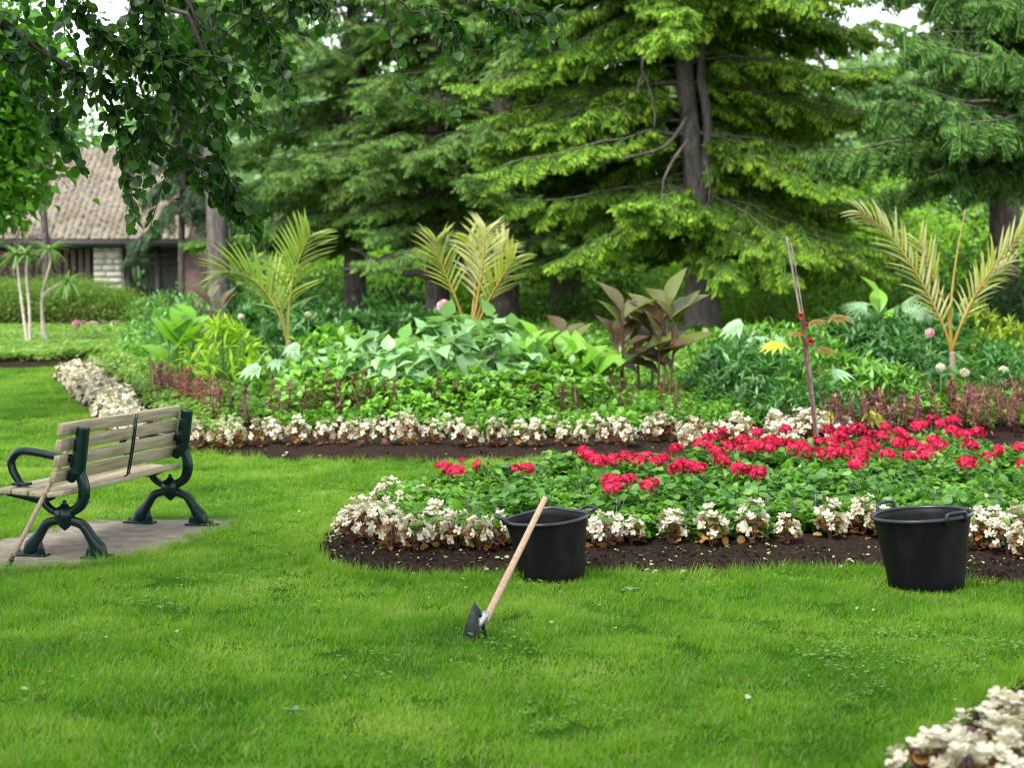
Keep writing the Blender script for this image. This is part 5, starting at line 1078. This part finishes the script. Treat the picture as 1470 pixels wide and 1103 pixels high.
def fan_palm(label, px, ytop, Y, seed):
    r = np.random.default_rng(seed); top = W(px, ytop, Y); z0 = bed_z(top.x, Y); H = top.z - z0; t = thing('fan_palm', label, 'plant', (top.x, Y, z0)); f = MB()
    for a in np.linspace(-1.9, 1.9, 19): f.inst(leaf_t([.02, .035, .03, 0], .3, .3), frames(np.array([[sin(a), cos(a), 0]]), np.array([[0, 0, 1.0]])), [(0, 0, 0)], [1.0])
    fm = f.mesh('leaf', m_castor); st = MB()
    for k in range(5): a = 1.3 * k + r.uniform(-.3, .3); q = np.array([.3 * cos(a), .25 * sin(a), H * r.uniform(.7, 1)]); st.add(tube_t(spline([(0, 0, 0), (0, 0, H * .5), q], 6), np.linspace(.012, .005, 6), 5)); put(fm, t, q, (cos(a), sin(a), .3), (-cos(a), -.8, .8), .36)
    st.build('stem', m_stem, t)
fan_palm('small pale fan palm behind the peonies, left of the right palm', 1275, 430, 21.5, 2)
# spiky-topped thin trees at the left
m_pstem = solid('pale_stem', [(0.3, (0.30, 0.25, 0.19)), (0.7, (0.48, 0.42, 0.34))], 14, .8); m_yuc = lf('spiky_leaf', (0.13, 0.25, 0.06))
yl = MB().add(leaf_t([.03, .045, .035, .018, 0], .3, .5)).mesh('leaf', m_yuc)
def dracaena(label, stems, Y, seed):
    r = np.random.default_rng(seed); b = W(stems[0][0][0], stems[0][0][1], Y); z0 = bed_z(b.x, Y); t = thing('dracaena', label, 'plant', (b.x, Y, z0)); st = MB()
    for path in stems:
        P = [np.array(W(px, py, Y)) - np.array([b.x, Y, z0]) for px, py in path]; P[0][2] = min(P[0][2], .0) if path is stems[0] or abs(path[0][1] - stems[0][0][1]) < 9 else P[0][2]; C = spline(P, 14); st.add(tube_t(C, np.linspace(.028, .02, 14), 8, jit=.08, rng=r))
        for k in range(34): a = r.uniform(0, 6.28); el = r.uniform(-.5, 1.2); put(yl, t, C[-1], (cos(a), sin(a), el), (0, 0, 1), .46 * r.uniform(.7, 1.1))
    st.build('stem', m_pstem, t, True)
dracaena('two thin pale stems with spiky green tops, leftmost in front of the hedge', [[(40, 478), (32, 440), (27, 400), (24, 366)], [(43, 478), (42, 440), (38, 400), (38, 366)]], 26.0, 1)
dracaena('forked pale stem with spiky tops, second from the left in front of the hedge', [[(62, 480), (60, 430), (66, 400), (72, 378), (70, 358)], [(68, 480), (60, 450), (62, 425), (78, 412), (97, 405)]], 26.3, 2)

# ------------------------------------------------------------------ palms
m_rach = solid('palm_rachis', [(0.3, (0.22, 0.13, 0.014)), (0.7, (0.32, 0.22, 0.03))], 12, .45); m_lfl = leafmat('palm_leaflet', [(0, (0.16, 0.15, 0.010)), (.45, (0.26, 0.30, 0.015)), (.8, (0.24, 0.34, 0.06)), (1, (0.34, 0.34, 0.16))], .42, .4, .5)
m_lfp = leafmat('faded_palm_leaflet', [(0, (0.20, 0.21, 0.05)), (.5, (0.33, 0.34, 0.13)), (1, (0.44, 0.37, 0.24))], .35, .5, .3); m_pbase = solid('palm_stem', [(0.3, (0.13, 0.09, 0.07)), (0.7, (0.30, 0.22, 0.17))], 14, .8, 30, .5, .01)
LFT = leaf_t([.012, .05, .045, .03, 0], .45, .28); lfm = [MB().add(LFT).mesh('leaflet', m_lfl), MB().add(LFT).mesh('leaflet', m_lfp)]
m_rachg = solid('green_rachis', [(0.3, (0.16, 0.17, 0.02)), (0.7, (0.28, 0.25, 0.04))], 12, .45); m_lflg = leafmat('green_palm_leaflet', [(0, (0.09, 0.14, 0.012)), (.5, (0.17, 0.27, 0.018)), (1, (0.26, 0.36, 0.05))], .42, .4, .5); lfg = [MB().add(LFT).mesh('leaflet', m_lflg), MB().add(LFT).mesh('leaflet', m_lfl)]
def palm(label, base, Y, crown_y, fronds, r0, seed, Ls=.42, mats=None):
    """fronds: (pixel path from the crown to the tip, depth shift of the tip, leaflet side bias, faded share, from)"""
    r = np.random.default_rng(seed); b = W(base[0], base[1], Y); z0 = bed_z(b.x, Y); t = thing('palm', label, 'palm', (b.x, Y, z0)); O = np.array([b.x, Y, z0]); cz = W(base[0], crown_y, Y).z - z0
    MB().add(tube_t(spline([(0, 0, 0), (.01, 0, cz * .5), (0, 0, cz)], 12), np.linspace(r0, r0 * .55, 12), 10, jit=.07, rng=r)).build('stem', m_pbase, t, True)
    for (path, dy, up, fade, u0) in fronds:
        n = len(path); P = [np.array(W(px, py, Y + dy * (i / (n - 1)))) - O for i, (px, py) in enumerate(path)]; C = spline(P, 40); fr = MB().add(tube_t(C, np.linspace(.019, .005, 40), 6)).build('frond', (mats or (m_rach,))[0], t, True)
        L = np.linalg.norm(np.diff(C, axis=0), axis=1).sum(); k = int(L * (1 - u0) / .056)
        for i in range(k):
            u = u0 + (1 - u0) * i / k; x = u * 39; j = min(int(x), 38); p = C[j] + (C[j + 1] - C[j]) * (x - j); tg = nrm(C[j + 1] - C[j]); side0 = nrm(np.cross(tg, (0, 1, .25)))
            prof = sin(pi * min(1, (u - u0) / (1 - u0) * .82 + .18)) ** .6
            for s in (-1, 1):
                an = radians(r.uniform(32, 50)) * (1.1 - .4 * u); d = tg * cos(an) + side0 * s * sin(an) + np.array([0, r.uniform(-.15, .1), up * .35]); put((mats[1] if mats else lfm)[1 if r.uniform() < fade else 0], fr, p, d, (0, -.6, 1), (Ls * .9, Ls * 1.15 * (.35 + .65 * prof) * r.uniform(.88, 1.08), Ls), 'leaflet')
palm('left palm with a pale fan of upright leaflets and one golden arching frond', (415, 560), 20.0, 488,
     [([(414, 490), (415, 440), (422, 395), (434, 360), (445, 338)], -.2, .2, .25, .22), ([(412, 490), (400, 450), (375, 412), (345, 392), (316, 392)], -.3, .9, .1, .3), ([(413, 488), (402, 440), (385, 400)], .3, .2, .2, .4)], .055, 3, .47, (m_rachg, lfg))
palm('centre palm with a thick fan of golden and faded fronds', (665, 545), 22.0, 470,
     [([(678, 470), (690, 400), (695, 350), (697, 330)], .1, .2, .7, .2), ([(668, 470), (655, 430), (638, 390), (628, 365), (626, 345)], -.2, .6, .1, .3), ([(684, 470), (702, 430), (722, 396), (738, 372)], -.2, .6, .2, .3), ([(676, 470), (682, 410), (680, 370), (673, 340)], .4, .1, .5, .3),
      ([(680, 470), (700, 410), (715, 365), (728, 345)], .5, .1, .6, .35)], .07, 4, .43)
palm('right palm with a slender grey stem, spreading golden fronds and one bare upright spear', (1366, 566), 19.0, 505,
     [([(1365, 505), (1355, 470), (1320, 400), (1275, 335), (1232, 303)], -.2, .75, .75, .28), ([(1366, 505), (1378, 470), (1405, 415), (1440, 365), (1480, 322)], -.2, .75, .7, .3), ([(1366, 505), (1360, 450), (1340, 400), (1318, 345)], -.1, .6, .6, .62), ([(1366, 505), (1390, 440), (1420, 400), (1450, 380)], .5, .5, .2, .5)], .062, 5, .36)
pt = bpy.data.objects.get('palm.002'); O = np.array(pt.location)
MB().add(tube_t(spline([np.array(W(px, py, 19.0)) - O for px, py in [(1366, 505), (1365, 440), (1373, 370), (1386, 300)]], 20), np.linspace(.02, .006, 20), 6)).build('spear', m_rach, pt, True)

# ------------------------------------------------------------------ stake with the red castor plant tied to it
m_stake = solid('weathered_stake', [(0.3, (0.10, 0.075, 0.06)), (0.6, (0.22, 0.18, 0.15)), (0.85, (0.33, 0.28, 0.24))], 10, .9, 30, .6, .004, stretch=(6, 6, .7)); m_tie = solid('grey_twine', [(0.3, (0.3, 0.3, 0.28)), (0.7, (0.45, 0.44, 0.42))], 20, .8)
Y = 13.3; sb_ = G(1177, 690); Y = sb_.y; z0 = bed_z(sb_.x, Y); st = thing('garden_stake', 'tall thin leaning wooden stake standing among the red geraniums', 'stake', (sb_.x, Y, z0)); O = np.array([sb_.x, Y, z0])
tp = np.array(W(1129, 339, Y)) - O; q = spline([(0, 0, -.05), tp * .5 + np.array([.03, 0, 0]), tp], 14); o = MB().add(tube_t(q, np.linspace(.014, .011, 14), 4)).build('pole', m_stake, st); bevel(o, .002, 1)
tp2 = np.array(W(1136, 352, Y)) - O; MB().add(tube_t(spline([(.012, -.01, 0), tp * .6 + np.array([.045, -.01, 0]), tp2], 12), np.linspace(.007, .005, 12), 5)).build('cane', m_stake, st)
cp_ = thing('castor_plant', 'slender red-stemmed castor plant with red spiky seed heads, tied to the stake', 'plant', (sb_.x + .02, Y - .03, z0)); O = np.array(cp_.location)
P = [np.array(W(px, py, Y - .03)) - O for px, py in [(1179, 690), (1172, 640), (1166, 590), (1158, 530), (1152, 480), (1150, 452)]]; P[0] = np.zeros(3); MB().add(tube_t(spline(P, 20), np.linspace(.013, .007, 20), 8)).build('stem', m_rstem, cp_, True)
m_seed = leafmat('red_seed_head', [(0, (0.36, 0.03, 0.03)), (1, (0.60, 0.12, 0.08))], .2)
for (px, py, R) in ((1150, 453, .038), (1163, 490, .044), (1158, 466, .028), (1152, 480, .025)):
    c = np.array(W(px, py, Y - .04)) - O; r = np.random.default_rng(int(px)); d = nrm(r.normal(0, 1, (90, 3))); MB().inst(LANCE2, frames(d, (0, 0, 1)), np.tile(c, (90, 1)), np.full(90, R)).build('seed_head', m_seed, cp_)
for (px, py, dx, dz, s, m) in ((1165, 462, 1, .25, .14, lobed_o), (1148, 478, -1, .05, .13, lobed_o), (1178, 500, .9, -.1, .15, lobed_o), (1120, 492, -1, -.15, .2, lobed_y), (1195, 455, 1, .1, .18, lobed_o), (1195, 532, 1, -.12, .2, lobed)):
    c = np.array(W(px, py, Y - .04)) - O; s0 = np.array(W(1153 + (py - 470) * .09, py + 12, Y - .03)) - O; put(m, cp_, c, (dx, -.3, dz), (0, -.35, 1), s); MB().add(tube_t(spline([s0, (s0 + c) / 2 + np.array([0, 0, .01]), c], 6), .0035, 5)).build('leaf_stalk', m_rstem, cp_)
for py, px in ((565, 1163), (517, 1156)):
    c = np.array(W(px, py, Y)) - np.array(st.location); P = [c + np.array([.03 * cos(a), .03 * sin(a), .004 * sin(3 * a)]) for a in np.linspace(0, 2 * pi, 14)]; MB().add(tube_t(P, .0025, 4, cap=False)).build('tie', m_tie, st)
# pair of black plant labels
m_lab = solid('black_label', [(0.3, (0.003, 0.003, 0.004)), (0.7, (0.006, 0.006, 0.007))], 8, .6, spec=.15)
for (px, lab) in ((911, 'left one of the pair of small black plant labels in the soil'), (926, 'right one of the pair of small black plant labels in the soil')):
    p = G(px, 645); z0 = bed_z(p.x, p.y); t = thing('plant_label', lab, 'plant label', (p.x, p.y, z0), .1); o = MB().add(box_t((-.045, -.003, -.028), (.045, .003, .028))).build('plate', m_lab, t); o.location = (0, -.01, .075); o.rotation_euler = (-.35, -.2, 0); bevel(o, .001, 1)
    MB().add(tube_t([(0, 0, -.03), (0, 0, .07)], .004, 5)).build('stem', m_lab, t)
# distant pinkish edging row in front of the hedge and reddish mulch round the big spruce
m_peach = leafmat('peach_petal', [(0, (0.30, 0.14, 0.10)), (.5, (0.42, 0.29, 0.22)), (1, (0.50, 0.42, 0.34))], .25, .6)
pe = [MB().inst(BLOSSOM, frames(np.cross(d_, np.random.default_rng(s).normal(0, 1, d_.shape)), d_), d_ * np.array([.12, .12, .1]) + np.array([0, 0, .09]), np.full(len(d_), .03)).mesh('blossoms', m_peach) for s in (3, 4) for d_ in [nrm(np.random.default_rng(s).normal(0, 1, (46, 3)) + np.array([0, 0, .5]))]]
for k in range(34):
    u = rb.uniform(0, 1); p = G(np.interp(u, [0, 1], [120, 225]), np.interp(u, [0, 1], [483, 474]) + rb.uniform(-3, 3)); t = thing('impatiens', 'small peach pink flowering plant in the row before the hedge', 'flower', (p.x, p.y, bed_z(p.x, p.y)), k, 'peach pink row before the hedge'); link('blossoms', pe[k % 2], t, kind='stuff'); link('foliage', gf[k % 4], t, (0, 0, -.03), None, .45, kind='stuff')
m_mulch = solid('bark_mulch', [(0.3, (0.06, 0.022, 0.014)), (0.7, (0.17, 0.07, 0.045))], 25, 1.0, 60, .8, .02, spec=0)
mp = W(1000, 487, 27.5); a = np.linspace(0, 2 * pi, 40)[:-1]; P = np.stack([mp.x + 2.1 * np.cos(a), 27.3 + 2.6 * np.sin(a)], -1)
V = [(mp.x, 27.3, tz(mp.x, 27.3) + .09)] + [(x, y, tz(x, y) + .03) for x, y in P]; MB().add(T(V, [(0, i + 1, (i + 1) % 39 + 1) for i in range(39)])).build('mulch', m_mulch, None, kind='structure')
